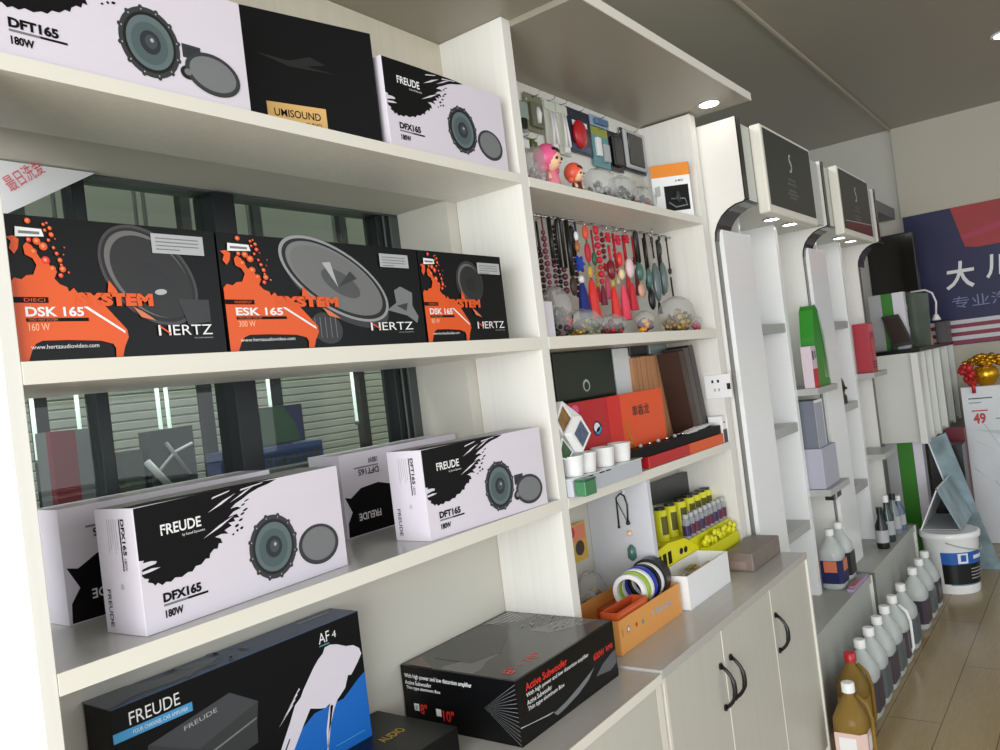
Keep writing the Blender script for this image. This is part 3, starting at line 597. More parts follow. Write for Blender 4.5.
def art_small(col):
    return lambda t, fr, W, H, d: relief(t, 'insert', fr, W*.15, H*.15, W*.85, H*.7, d, col)
def art_cable(t, fr, W, H, d):
    relief(t, 'paper_band', fr, W*.05, H*.78, W*.95, H*.95, d*.4, mat('pale_paper_band', (206, 212, 196), .5))
    m = MB(); cx = W/2; m.tube([fr.p(cx-.012, H*.12, d), fr.p(cx-.008, H*.4, d), fr.p(cx-.006, H*.75, d*.7), fr.p(cx+.006, H*.75, d*.7), fr.p(cx+.008, H*.4, d), fr.p(cx+.012, H*.14, d)], .0035, INK, 8); m.build('cable', t)
    relief(t, 'plug', fr, cx-.011, H*.02, cx+.011, H*.14, d, INK)
def art_mouse(t, fr, W, H, d):
    m = MB(); m.ball(fr.p(W*.42, H*.42, d*.5), W*.26, RED, 14, 8, (1, .45, 1.25)); m.build('mouse', t)
    m = MB(); m.rect(fr, W*.1, H*.05, W*.9, H*.2, mat('steel_blue_print', (60, 84, 110), .4), .001); m.build('lower_band', t); m = MB(); m.rect(fr, W*.2, H*.62, W*.85, H*.74, INK, .001); m.text(fr, 'CAR', W*.3, H*.64, W*.75, H*.72, NAVY, .0015, .02); m.build('printed_band', t)
def art_phone(t, fr, W, H, d):
    m = MB(); m.rect(fr, 0, H*.8, W, H, mat('olive_band', (150, 156, 60), .5), .001); m.rect(fr, 0, H*.1, W, H*.8, TEAL, .001); m.build('printed_band', t)
    relief(t, 'handset', fr, W*.15, H*.25, W*.4, H*.72, d, INK); relief(t, 'charger', fr, W*.55, H*.15, W*.88, H*.6, d, LGREY)
def art_black(t, fr, W, H, d): relief(t, 'holder', fr, W*.15, H*.12, W*.9, H*.88, d, BLACKP, .006)
def art_mirror(t, fr, W, H, d):
    relief(t, 'rim', fr, W*.04, H*.05, W*.96, H*.97, d*.8, LGREY, .02); relief(t, 'mirror_face', fr, W*.14, H*.12, W*.86, H*.9, d, mat('dark_olive_gloss', (34, 32, 22), .15), .018)
def art_clear(t, fr, W, H, d): relief(t, 'tray', fr, W*.2, H*.15, W*.8, H*.7, d, GREY)
for a in (((520, 530, 99), 129, 'pale teal carded pack hanging at the far left of the top cell', mat('grey_green_card', (166, 172, 158), .5), art_teal),
          ((530, 546, 94), 130, 'olive carded pack with a white bulb, hanging beside the teal pack', mat('olive_card', (128, 130, 104), .5), art_bulb),
          ((522, 531, 134), 150, 'small grey pack hanging low at the left of the top cell', LGREY, art_small(PAPER)),
          ((531, 539, 137), 150, 'small green pack hanging low above the pink doll', mat('moss_card', (118, 132, 60), .5), art_small(mat('moss_card2', (80, 96, 40), .5))),
          ((549, 560, 99), 150, 'white cable pack hanging directly behind the pink doll', mat('cream_card', (206, 206, 192), .5), art_cable),
          ((561, 572, 103), 153, 'white cable pack hanging next to the navy pack', mat('cream_card', (206, 206, 192), .5), art_cable),
          ((572, 594, 110), 152, 'dark navy pack with a red mouse hanging on the back wall', mat('navy_card', (26, 34, 54), .35), art_mouse),
          ((596, 612, 128), 166, 'teal pack with a white handset hanging on the back wall', TEAL, art_phone),
          ((613, 625, 132), 170, 'slim black pack hanging left of the dark mirror', mat('black_card', (24, 28, 34), .35), art_black),
          ((626, 647, 131), 171, 'dark mirror with a rounded pale rim hanging on the back wall', DKGREY, art_mirror),
          ((648, 656, 137), 168, 'narrow clear pack hanging rightmost beside the mirror', mat('clear_card', (200, 200, 192), .4), art_clear),
          ((594, 611, 116), 126, 'small pale blue printed pack hanging above the teal pack', mat('pale_blue_card', (150, 174, 194), .5), art_small(mat('mid_blue_card', (80, 116, 150), .4)))):
    blister(*a)

def doll(px, py, h, label, hair, dress, bag=True):
    b = at(px, py, y=1.04); z = shelf_z(1); b = Vector((b.x, 1.04, z)); t = thing('doll', label, 'doll', b)
    r = h*.27
    m = MB(); m.lathe([(h*.17, 0), (h*.2, h*.05), (h*.13, h*.38), (h*.05, h*.42)], dress, b, 16); m.build('dress', t)
    m = MB(); m.ball(b+Vector((0, 0, h*.64)), r*.92, SKIN, 16, 10)
    for s in (-1, 1): m.tube([b+Vector((s*h*.1, 0, h*.36)), b+Vector((s*h*.2, -.01, h*.2))], .004, SKIN, 6)
    m.build('body', t)
    m = MB(); m.ball(b+Vector((-r*.1, r*.22, h*.70)), r*1.12, hair, 18, 10, (1, .95, 1)); m.ball(b+Vector((-r*.9, r*.1, h*.45)), r*.4, hair, 10, 6); m.ball(b+Vector((r*.9, r*.2, h*.45)), r*.4, hair, 10, 6); m.build('hair', t)
    m = MB(); m.ball(b+Vector((0, -r*.18, h*.80)), r*.86, BLACKP, 14, 6, (1, .8, .45)); m.build('fringe', t)
    m = MB()
    for s in (-1, 1): m.ball(b+Vector((s*r*.34, -r*.86, h*.62)), r*.13, BLACKP, 8, 5)
    m.ball(b+Vector((0, -r*.93, h*.52)), r*.08, RED, 8, 5, (1.6, 1, .6)); m.build('face', t)
    return t
doll(553, 186, .115, 'pink-haired doll standing at the left of the gift bay top shelf', PINK, mat('pink_dress', (232, 130, 150), .4))
doll(578, 194, .085, 'small doll with orange-red hair in front of the navy pack', mat('coral_hair', (230, 92, 66), .4), mat('dark_red_dress', (96, 34, 40), .5))
def bag(px, py, pl, n, r, label, cols, sz=(1, 1, 1), y=1.06, seed=1, bead=.006, name='bag_of_trinkets', grp=None):
    z = shelf_z(pl); b = at(px, py, y=y); b = Vector((b.x, y, z)); n = int(n*1.6); t = thing(name, label, 'bag', b, grp)
    m = MB(); m.ball(b+Vector((0, 0, r*sz[2]*.95+.009)), r, BAG, 14, 9, sz, .13, seed); m.build('plastic_bag', t)
    rnd = random.Random(seed)
    for ci, c in enumerate(cols):
        m = MB()
        for i in range(n//len(cols)):
            a = rnd.uniform(0, 2*pi); q = rnd.uniform(0, .75)*r
            m.ball(b+Vector((q*cos(a)*sz[0], q*sin(a)*sz[1]*.9, bead*1.5+abs(rnd.uniform(0, 1.25))*r*sz[2]*(1-q/r*.6))), bead*rnd.uniform(.7, 1.4), c, 6, 4)
        m.build('trinkets', t, kind='stuff')
    return t
bag(537, 178, 1, 14, .042, 'clear bag with pinkish contents left of the pink doll', [LGREY, mat('dusty_pink', (190, 150, 160), .5)], (.9, .7, 1.2), seed=2)
bag(600, 190, 1, 30, .05, 'clear bag of small grey parts on the top shelf beside the coral doll', [LGREY, GREY, DGREEN], (1.2, .8, .9), seed=3)
bag(622, 198, 1, 40, .052, 'clear bag of blue and silver trinkets under the dark mirror', [LGREY, NAVY, BLACKP, CHROME], (1.3, .7, .8), seed=4)
bag(644, 205, 1, 40, .05, 'clear bag of dark metal trinkets beside the orange window box', [DKGREY, CHROME, RED, BROWN], (1.2, .7, .7), seed=5)
# orange and white window box, turned towards the room
z = shelf_z(1); P0 = at(651, 178, y=1.105); P1 = at(689, 172, y=1.004)
t = thing('window_box', 'orange and white box with a cut-out window at the right end of the top shelf', 'box', ((P0.x+P1.x)/2, 1.08, z))
u = Vector((P1.x-P0.x, P1.y-P0.y, 0)); W_ = u.length; u.normalize(); H_ = at(670, 168, y=1.075).z-z
fr = Fr((P0.x, P0.y, z), u, (0, 0, 1)); n_ = -fr.n
m = MB(); vs = [fr.p(a, b, h) for a in (0, W_) for h in (0, -.03) for b in (0, H_)]
m.add(vs, [(0, 1, 3, 2), (4, 6, 7, 5), (0, 4, 5, 1), (2, 3, 7, 6), (0, 2, 6, 4), (1, 5, 7, 3)], PAPER)
m.rect(fr, 0, H_*.77, W_, H_, mat('bright_orange', (232, 138, 30), .4)); m.rect(fr, W_*.3, H_*.14, W_*.93, H_*.6, BLACK, .0006); m.text(fr, 'HD', W_*.62, H_*.665, W_*.82, H_*.70, BLACK, .0006, .02)
m.poly(fr, [(W_*.06, H_*.42), (W_*.2, H_*.44), (W_*.2, H_*.62), (W_*.06, H_*.6)], LGREY, .0008); m.build('carton', t, .001)
m = MB(); m.ball(fr.p(W_*.66, H_*.38, .001), W_*.16, DKGREY, 14, 8, (1, .3, 1)); m.build('gadget', t)
m = MB(); m.tube([fr.p(W_*.38, H_*.3, .006), fr.p(W_*.55, H_*.2, .006), fr.p(W_*.85, H_*.22, .006), fr.p(W_*.8, H_*.34, .006), fr.p(W_*.45, H_*.36, .006)], .0025, GREY); m.build('cable', t)
m = MB(); e = Fr(fr.p(W_, 0, 0), -fr.n, (0, 0, 1)); m.rect(e, .005, H_*.1, .026, H_*.64, KRAFT, .001); m.rect(e, 0, H_*.77, .03, H_, mat('bright_orange', (232, 138, 30), .4), .001); m.build('side_print', t)

# ---------------------------------------------------------------- gift bay: hanging charms
t = thing('hanging_rail', 'thin metal rail under the shelf from which the bead charms hang', 'rail', (2.05, 1.115, 1.86))
m = MB(); m.tube([(1.547, 1.115, 1.862), (2.536, 1.115, 1.862)], .003, CHROME); m.build('rod', t)
for x in (1.7, 2.4):
    m = MB(); m.tube([(x, 1.115, 1.862), (x, 1.115, 1.884)], .0025, CHROME); m.build('bracket', t)
YP = 1.10
REDK = mat('red_cord', (196, 34, 52), .6); TEALG = mat('teal_glass', (70, 110, 100), .2); COL_ = {'k': BLACKP, 'r': REDK, 'n': NAVY, 'p': PURP}
def pend(px, yt, yb, parts, label, grp='charms hanging under the shelf'):
    """parts: list of (kind, f0, f1, material, size) along the drop, f from 0 top to 1 bottom"""
    A = at(px, yt, y=YP); zt = 1.857; x = A.x; zb = at(px+.122*(yb-yt), yb, y=YP).z
    H_ = zt-zb; t = thing('hanging_charm', label, 'charm', (x, YP, zb), grp)
    m = MB(); m.tube([(x, 1.115, 1.8655), (x, YP, 1.862), (x, YP, zt-.01)], .0015, CHROME, 6); m.build('hook', t)
    for k, f0, f1, mt, s in parts:
        a = zt-H_*f0; b = zt-H_*f1; m = MB()
        if k == 'cord': m.tube([(x, YP, a), (x+.002, YP, b)], s, mt, 6); n = 'cord'
        elif k == 'loop':
            m.tube([(x-s, YP, b), (x-s, YP, a-s), (x-s*.7, YP, a-s*.3), (x, YP, a), (x+s*.7, YP, a-s*.3), (x+s, YP, a-s), (x+s, YP, b)], .005, mt, 6); n = 'strap'
        elif k == 'beads':
            q = max(2, int((a-b)/(1.9*s))); n = 'beads'
            for i in range(q): m.ball((x+.001*(i % 3), YP, a-(i+.5)*(a-b)/q), s*(1 if i % 2 else .8), mt, 8, 5)
        elif k == 'ball': m.ball((x, YP, (a+b)/2), s, mt, 12, 8, (1, .6, (a-b)/2/s)); n = 'pendant'
        elif k == 'disc': m.lathe([(s*.2, -.003), (s, -.002), (s, .002), (s*.2, .003)], mt, T=XF((x, YP, (a+b)/2), rx=R(90))); n = 'medallion'
        elif k == 'star':
            pts = [((s if i % 2 == 0 else s*.5)*cos(pi*i/6)+x, (s if i % 2 == 0 else s*.5)*sin(pi*i/6)+(a+b)/2) for i in range(12)]; m.prism(pts, 'y', YP-.005, YP+.003, mt); n = 'knot'
        elif k == 'tassel': m.lathe([(s*.3, b+(a-b)), (s*.45, a-(a-b)*.1), (s*.7, a-(a-b)*.4), (s, b)], mt, (x, YP, 0), 12, sy=.6); n = 'tassel'
        m.build(n, t)
K = BLACKP
pend(531, 214, 300, [('cord', 0, .5, K, .005), ('beads', .4, 1, PURP, .007)], 'black and plum bead charm hanging leftmost in the charm row')
pend(541, 216, 305, [('cord', 0, .3, PURP, .002), ('beads', .15, .85, mat('rosy_beads', (128, 60, 84), .25), .008), ('tassel', .85, 1, PURP, .012)], 'rosy bead string hanging second from the left of the charm row')
pend(548, 216, 296, [('cord', 0, .6, K, .006), ('beads', .5, 1, PURP, .007)], 'black strap charm with plum beads, third in the row, left of the looped strap')
pend(557, 213, 298, [('loop', 0, .62, K, .012), ('beads', .6, .95, PURP, .009)], 'looped black strap charm in the dark left group')
pend(565, 216, 300, [('cord', 0, .7, K, .007), ('ball', .7, .95, BROWN, .014)], 'thick black strap charm just left of the blue knot charm')
pend(574, 219, 318, [('cord', 0, .2, NAVY, .003), ('ball', .1, .2, INK, .009), ('ball', .2, .32, mat('amber_bead', (170, 110, 60), .3), .01), ('star', .32, .56, mat('royal_blue_cord', (24, 60, 170), .5), .024), ('ball', .56, .64, INK, .012), ('tassel', .64, 1, mat('royal_blue_tassel', (14, 34, 120), .6), .026)], 'charm with a royal blue knot and blue tassel')
pend(584, 222, 318, [('ball', .02, .18, mat('coral_bead', (220, 84, 60), .4), .013), ('cord', .1, .6, mat('green_cord', (60, 130, 60), .5), .003), ('ball', .2, .42, REDK, .013), ('ball', .45, .58, OCHRE, .01), ('tassel', .6, 1, BRED, .026)], 'charm with green cord and bright red tassel right of the blue one')
pend(595, 224, 305, [('ball', 0, .12, REDK, .012), ('beads', .12, .75, REDK, .010), ('tassel', .75, 1, MAROON, .014)], 'red knotted charm without pale beads, beside the red tasselled one')
pend(606, 226, 318, [('star', .03, .2, REDK, .016), ('cord', .2, .4, REDK, .004), ('ball', .36, .58, mat('lacquer_red', (120, 30, 40), .2), .02), ('ball', .58, .66, OCHRE, .008), ('tassel', .66, 1, BRED, .022)], 'charm with a round dark red pendant and red tassel in the middle of the row')
pend(616, 229, 320, [('star', .03, .22, mat('crimson_cord', (206, 30, 70), .6), .017), ('ball', .25, .42, BRED, .013), ('ball', .44, .56, mat('ivory_bead', (236, 214, 170), .3), .014), ('tassel', .62, 1, mat('pink_red_tassel', (232, 70, 96), .6), .024)], 'charm with an ivory bead and pink-red tassel')
pend(625, 231, 310, [('star', .02, .2, REDK, .015), ('ball', .35, .6, mat('white_red_face', (230, 200, 204), .4), .019), ('tassel', .66, 1, REDK, .02)], 'charm with a white and red round pendant and red tassel')
pend(635, 233, 300, [('loop', 0, .45, K, .008), ('ball', .45, .72, TEALG, .018), ('disc', .74, .98, mat('peach_disc', (222, 170, 146), .4), .022)], 'black strap charm with teal stone and peach disc')
pend(644, 235, 310, [('cord', 0, .45, K, .004), ('ball', .45, .7, TEALG, .014), ('ball', .72, 1, K, .017)], 'black cord charm with a teal stone over a black one')
pend(651, 236, 314, [('ball', .02, .12, BROWN, .008), ('cord', .1, .3, K, .003), ('ball', .35, .85, mat('smoky_glass', (92, 108, 108), .15), .02), ('tassel', .85, 1, K, .012)], 'charm with a long smoky glass pendant')
pend(659, 238, 300, [('ball', 0, .08, K, .006), ('ball', .1, .3, mat('dark_olive_bead', (44, 44, 30), .3), .007), ('ball', .4, .9, mat('smoky_glass', (92, 108, 108), .15), .018)], 'charm with a dark olive bead over smoky glass, second from the right')
pend(666, 239, 304, [('ball', 0, .08, K, .006), ('cord', .05, .5, K, .0025), ('ball', .46, .56, K, .009), ('cord', .6, .9, K, .003)], 'rightmost thin black cord charm with round ends')
YP = 1.145
for px, parts, lab in ((536, [('cord', 0, .4, K, .003), ('beads', .3, 1, mat('dark_wine_beads', (64, 24, 36), .25), .008)], 'dark wine bead string behind the first two charms from the left'),
        (553, [('beads', 0, .9, mat('black_beads', (20, 18, 20), .2), .007)], 'plain black bead string just left of the looped strap'),
        (570, [('loop', 0, .4, K, .006), ('beads', .4, .95, MATS['dark_wine_beads'], .009)], 'black looped cord with dark wine beads behind the blue knot charm'),
        (590, [('cord', 0, .3, REDK, .003), ('ball', .3, .5, mat('jade_green', (70, 120, 84), .3), .012), ('beads', .5, .8, OCHRE, .007), ('tassel', .78, 1, REDK, .014)], 'charm with a jade green bead between two red ones'),
        (600, [('beads', 0, .4, MAROON, .008), ('star', .42, .6, REDK, .014), ('tassel', .62, .95, mat('rose_tassel', (216, 90, 110), .6), .016)], 'charm with maroon beads, red knot and rose tassel'),
        (611, [('cord', 0, .5, REDK, .004), ('beads', .2, .6, REDK, .008), ('ball', .6, .75, mat('ivory_bead', (236, 214, 170), .3), .01)], 'thin red bead charm ending in an ivory ball'),
        (621, [('cord', 0, .4, REDK, .005), ('ball', .4, .55, GOLD, .012), ('tassel', .55, .98, BRED, .015)], 'charm with a gold ball and narrow red tassel'),
        (630, [('cord', 0, .4, REDK, .004), ('star', .3, .45, MAROON, .014), ('tassel', .5, .9, MAROON, .013)], 'charm with a maroon knot behind the teal stones'),
        (641, [('cord', 0, .6, K, .005), ('ball', .6, .85, mat('deep_teal', (50, 84, 78), .2), .014)], 'black cord charm with a deep teal drop'),
        (655, [('loop', 0, .5, K, .005), ('ball', .5, .9, MATS['smoky_glass'], .015)], 'looped black cord charm with a smoky drop')):
    pend(px, 222, 302, parts, lab)
bag(679, 331, 2, 130, .06, 'big clear bag of amber bead bracelets at the right end of the charm shelf', [OCHRE, mat('amber_beads', (160, 120, 60), .3), BROWN, mat('olive_beads', (120, 108, 70), .35)], (1.5, .85, .85), 1.05, 6, .0065)
bag(646, 330, 2, 40, .034, 'small clear bag of orange beads left of the amber bracelets', [mat('bright_orange_bead', (236, 160, 40), .3), NAVY, MAROON], (1, .8, .8), 1.03, 7, .006)
bag(585, 331, 2, 60, .05, 'clear bag of gold and green trinkets in the middle of the charm shelf', [GOLD, mat('sage_bead', (120, 128, 100), .4), BROWN], (1.5, .8, .6), 1.04, 8, .006)
bag(560, 331, 2, 70, .05, 'dark bag of plum and red beads beside the small white box on the charm shelf', [PURP, BLACKP, RED, mat('deep_green_bead', (30, 50, 34), .3)], (.85, .8, 1.2), 1.06, 9, .008)
bag(612, 328, 2, 60, .042, 'low bag of maroon beads under the red tassels', [MAROON, BROWN, REDK], (1.6, .8, .6), 1.07, 10, .006)
bag(697, 332, 2, 16, .024, 'small bag of pink-red beads at the far right of the charm shelf', [mat('pink_red_bead', (196, 50, 84), .3)], (1.1, .8, .8), 1.04, 11, .005)
a = at(544, 303, y=1.02); b = at(554, 330, y=1.02)
m = MB(); m.box(1.551, b.x+.006, 1.02, 1.07, 1.5425, a.z+.004, CARDW); m.build('small_box', bev=.001, label='small plain white box at the left end of the charm shelf', cat='box')

# ---------------------------------------------------------------- gift bay: box shelf
z = shelf_z(3); ZB = 1.1765
def upright(name, quad, y, d, mt, label, art=None, cat='box', bottom=ZB, grp=None):
    a = at(*quad[0], y=y); b = at(*quad[1], y=y); xl, xr, zt = a.x, b.x, min((a.z+b.z)/2, 1.511)
    m = MB(); m.box(xl, xr, y, y+d, bottom, zt, mt); fr = Fr((xl, y, bottom), (1, 0, 0), (0, 0, 1))
    if art: art(m, fr, xr-xl, zt-bottom)
    o = m.build(name, bev=.001, label=label, cat=cat)
    if grp: o['group'] = grp
    return o
def art_green(m, fr, W, H):
    m.disc(fr, W*.48, H*.72, W*.06, H*.05, LGREY, .0005, 0, 16); m.disc(fr, W*.48, H*.715, W*.04, H*.035, DGREEN, .0008, 0, 14)
    m.poly(fr, [(W*.22, H*.56), (W*.42, H*.6), (W*.72, H*.55), (W*.78, H*.5), (W*.3, H*.5)], mat('moss_emboss', (34, 58, 44), .25), .0004)
upright('gift_box', ((552, 352), (611, 347)), 1.14, .04, DGREEN, 'large dark green glossy gift box at the left of the box shelf', art_green)
upright('gift_box', ((612.5, 347), (629, 346)), 1.14, .04, mat('white_box_sheet', (216, 220, 220), .4), 'plain white upright box beside the dark green gift box')
for i, (a0, a1, yt, lab) in enumerate(((631.5, 639.5, 358, 'kraft brown box standing upright, nearest the white box'), (640.5, 649.5, 356.5, 'kraft brown box standing upright, second from the white box'),
                      (650.5, 659.5, 356, 'kraft brown box standing upright, third from the white box'), (660.5, 669.5, 355.5, 'kraft brown box standing upright, nearest the dark books'))):
    upright('kraft_box', ((a0, yt), (a1, yt-.8)), 1.13, .05, KRAFT, lab, lambda m, fr, W, H: m.rect(fr, W*.47, 0, W*.53, H, mat('kraft_seam', (140, 96, 62), .6)), grp='upright kraft boxes')
a = at(631.5, 355.5, y=1.13); b = at(648, 346, y=1.13)
m = MB(); KT = at(650, 355.5, y=1.13).z+.004; m.box(a.x, b.x, 1.133, 1.178, KT, KT+.03, BLACKP); m.build('flat_case', bev=.002, label='small black case lying on top of the kraft boxes', cat='box')
a = at(651.5, 356, y=1.13); b = at(669, 346, y=1.13)
m = MB(); m.box(a.x, b.x, 1.133, 1.178, KT, KT+.031, mat('grey_teal_case', (110, 126, 124), .2)); fr = Fr((a.x, 1.133, KT-.004), (1, 0, 0), (0, 0, 1)); m.rect(fr, b.x-a.x-.01, .004, b.x-a.x-.005, .034, INK, .001)
m.build('flat_case', bev=.002, label='small grey-teal case lying on top of the kraft boxes', cat='box')
for i, (t0, b0, yt, mt, lab) in enumerate(((673, 686, 352, BROWN, 'dark brown book-shaped case leaning right, next to the kraft boxes'), (681, 696, 348, mat('grey_brown_case', (74, 66, 58), .45, grain=.2), 'grey-brown book-shaped case leaning right, in the middle of the three'),
                    (690, 706, 345, mat('wine_dark_case', (44, 26, 26), .4, grain=.3), 'wine-dark book-shaped case leaning right, nearest the wall socket'))):
    yy = 1.053; A = at(t0, yt, y=yy); x0 = 2.412+.0385*i; wd = .037; m = MB(); dx = -.062
    pts = [(x0, 1.1768), (x0+wd, 1.1768), (x0+wd+dx, A.z), (x0+dx, A.z)]
    m.prism(pts, 'y', yy, 1.127, mt)
    fr = Fr((x0+wd, yy, 1.1768), (-1, 0, 0), (0, 0, 1)); m.build('book_case', bev=.002, label=lab, cat='case', group='dark book-shaped cases')
# red and orange printed box
yy = 1.055; a = at(568, 402, y=yy); b = at(661, 389, y=yy); zb = 1.2325
m = MB(); W_ = b.x-a.x; H_ = (a.z+b.z)/2-zb; m.box(a.x, b.x, yy, yy+.022, zb-.055, zb+H_, RED); fr = Fr((a.x, yy, zb), (1, 0, 0), (0, 0, 1))
m.rect(fr, W_*.50, -.05, W_, H_, mat('warm_orange', (232, 84, 34), .35)); m.rect(fr, W_*.36, -.05, W_*.50, H_, mat('bright_red_band', (216, 40, 34), .35))
m.disc(fr, W_*.24, H_*.5, .022, .019, NAVY, .0006); m.disc(fr, W_*.235, H_*.52, .015, .012, INK, .0009); m.disc(fr, W_*.25, H_*.46, .015, .008, LBLUE, .0009, .4)
m.text(fr, '車香龙', W_*.62, H_*.56, W_*.82, H_*.76, BROWN, .0007, .02); m.rect(fr, W_*.18, H_*.16, W_*.3, H_*.2, PEACH, .0007); m.poly(fr, [(W_*.52, H_*.48), (W_*.535, H_*.5), (W_*.60, H_*.02), (W_*.585, 0)], GOLD, .001)
m.disc(fr, W_*.05, H_*.88, .018, .012, PINK, .0007)
m.build('gift_box', bev=.001, label='long red and orange box with three dark characters, before the dark green box', cat='box')
# open black box with red/orange base in front
a = at(628, 470, y=1.0); yy = 1.005
bl = at(650, 470, y=yy); br = at(732, 446, y=yy)
t = thing('open_gift_box', 'open black presentation box set in a red and orange base at the shelf front', 'box', ((bl.x+br.x)/2, 1.03, ZB))
m = MB(); m.box(bl.x, 2.503, yy, yy+.04, ZB+.0003, ZB+.031, RED); fr = Fr((bl.x, yy, ZB), (1, 0, 0), (0, 0, 1)); W_ = 2.503-bl.x
m.rect(fr, W_*.50, 0, W_, .031, mat('base_orange', (226, 92, 36), .4)); m.build('base', t, .001)
m = MB(); xl = at(630, 455, y=yy+.005).x; m.box(xl, 2.50, yy+.004, yy+.045, ZB+.032, ZB+.058, BLACK); fr = Fr((xl, yy+.004, ZB+.032), (1, 0, 0), (0, 0, 1)); m.build('tray', t, .001)
m = MB(); fr2 = Fr((xl, yy+.004, ZB+.058), (1, 0, 0), (0, 1, 0))
for i in range(9): m.ball(fr2.p(.1+.055*i, .02, .003), .006, CHROME if i % 2 else LGREY, 8, 5)
m.build('ornaments', t)
yl = at(640, 420, y=1.0); m = MB()
for i in range(5): m.box(2.26+i*.03, 2.27+i*.05+.06, 1.011+.004*i, 1.05, ZB+.0595+.0016*i, ZB+.0608+.0016*i, PAPER)
m.build('paper_sheet', label='crumpled white papers lying on the open black box', cat='paper', kind='stuff')
# hexagonal photo cube standing on its corner: rhombic framed faces
c0 = at(571, 430, y=.99); t = thing('photo_cube', 'white framed hexagonal photo cube at the left of the box shelf', 'photo cube', (c0.x, 1.0, ZB))
def rhomb(pts, y0, pic, inset):
    q = [at(*p, y=y0) for p in pts]; c = sum(q, Vector())/4
    m = MB(); m.prism([(p.x, p.z) for p in q][::-1], 'y', y0, y0+.02, GLOSSW); m.build('face_frame', t, .002)
    m = MB(); m.add([Vector((c.x+(p.x-c.x)*inset, y0-.0008, c.z+(p.z-c.z)*inset)) for p in q], [(0, 1, 2, 3)], pic); m.build('picture', t)
PA = mat('picture_amber', (158, 118, 52), .4, grain=.6, gscale=(60, 60, 60)); PB = mat('picture_blue_grey', (104, 118, 150), .4, grain=.6, gscale=(60, 60, 60)); PG_ = mat('picture_green', (44, 92, 44), .4, grain=.4, gscale=(60, 60, 60))
rhomb([(562, 401), (573, 418), (563, 437), (555.5, 421)], 1.012, PA, .74)
rhomb([(580, 415.5), (591, 433), (583, 452), (571.5, 434)], .986, PB, .74)
rhomb([(562, 437), (573, 452), (569, 461), (559, 458)], 1.010, PG_, .8)
q = [at(*p, y=1.034) for p in ((562, 401), (581, 416), (591, 433), (583, 452), (563, 458), (556, 421))]
m = MB(); m.prism([(p.x, p.z) for p in q][::-1], 'y', 1.034, 1.052, GLOSSW); m.build('cube_body', t, .003)

# white drawer box with cups
xl = 1.549; xr = at(646, 470, y=.975).x
t = thing('drawer_box', 'low white slotted box on the box shelf carrying four white cups', 'box', ((xl+xr)/2, 1.0, ZB))
m = MB(); m.box(xl, xr, .985, 1.052, ZB+.0003, ZB+.038, mat('pale_grey_box', (190, 194, 202), .35)); m.build('box_body', t, .0015)
m = MB(); fr = Fr((xl, .985, ZB), (1, 0, 0), (0, 0, 1))
for i, f in enumerate((.2, .36, .45)): m.rect(fr, (xr-xl)*f, .0345, (xr-xl)*(f+.07), .0375, BLACK, .0008)
m.build('slots', t)
m = MB(); m.box(xl, xr, .982, 1.054, ZB+.0383, ZB+.041, mat('clear_tray', (206, 214, 210), .12)); m.build('lid', t)
for i, px in enumerate((573, 586, 605, 622)):
    c = at(px, 462-.0*i, y=1.012); h = ZB+.0415
    m = MB(); m.lathe([(.024, h), (.029, h+.044), (.031, h+.046), (.028, h+.047), (.022, h+.006)], INK, (max(c.x, 1.585), 1.015, 0), 22, cap=False)
    m.lathe([(.0, h+.001), (.024, h+.001)], INK, (max(c.x, 1.585), 1.015, 0), 22, cap=False)
    m.build('white_cup', label='white cup on the drawer box, %s' % ('leftmost of the four', 'second from the left', 'third from the left', 'rightmost of the four')[i], cat='cup', group='white cups on the drawer box')
a = at(565, 483, y=.97); 
m = MB(); x0 = 1.552; m.box(x0, x0+.05, .955, .98, ZB+.001, ZB+.034, mat('green_tin', (66, 128, 84), .35)); m.box(x0-.001, x0+.051, .954, .981, ZB+.034, ZB+.039, mat('dark_green_lid2', (50, 96, 74), .3))
m.build('green_tin', bev=.002, label='small green tin at the left front corner of the box shelf', cat='tin')
# small white card box at the right end
a = at(716, 421, y=1.05)
m = MB(); x0, x1 = 2.506, 2.5385; m.box(x0, x1, 1.004, 1.05, ZB+.0003, ZB+.085, PAPER); fr = Fr((x0, 1.1, ZB), (0, -1, 0), (0, 0, 1)); fr = Fr((x0, 1.004, ZB), (1, 0, 0), (0, 0, 1)); m.rect(fr, .0, .0, x1-x0, .042, DKGREY); m.rect(fr, .008, .062, .026, .066, GREY)
m.build('small_box', bev=.001, label='small white and black box at the right end of the box shelf', cat='box')

# ---------------------------------------------------------------- gift bay: under the box shelf, on the worktop
ZC = .8065
# picture card on the back wall, bag and key charm by the divider
a = at(569, 527, y=1.17); b = at(590, 557, y=1.17)
m = MB(); m.box(a.x, b.x, 1.174, 1.178, b.z, a.z, OCHRE); fr = Fr((a.x, 1.174, b.z), (1, 0, 0), (0, 0, 1)); W_, H_ = b.x-a.x, a.z-b.z
m.rect(fr, W_*.05, H_*.55, W_*.95, H_*.95, mat('salmon_print', (222, 130, 96), .5), .0006); m.disc(fr, W_*.55, H_*.34, W_*.26, H_*.2, BROWN, .0008); m.disc(fr, W_*.2, H_*.8, W_*.14, H_*.14, RED, .0008)
m.build('picture_card', label='orange picture card hanging on the wall left of the divider', cat='card')
XD = 1.931
t = thing('key_charm', 'key charm with green pendant hanging from a hook on the divider', 'charm', (XD-.01, 1.08, .95))
p0 = at(622, 492, x=XD-.006); pb_ = at(632, 553, x=XD-.008)
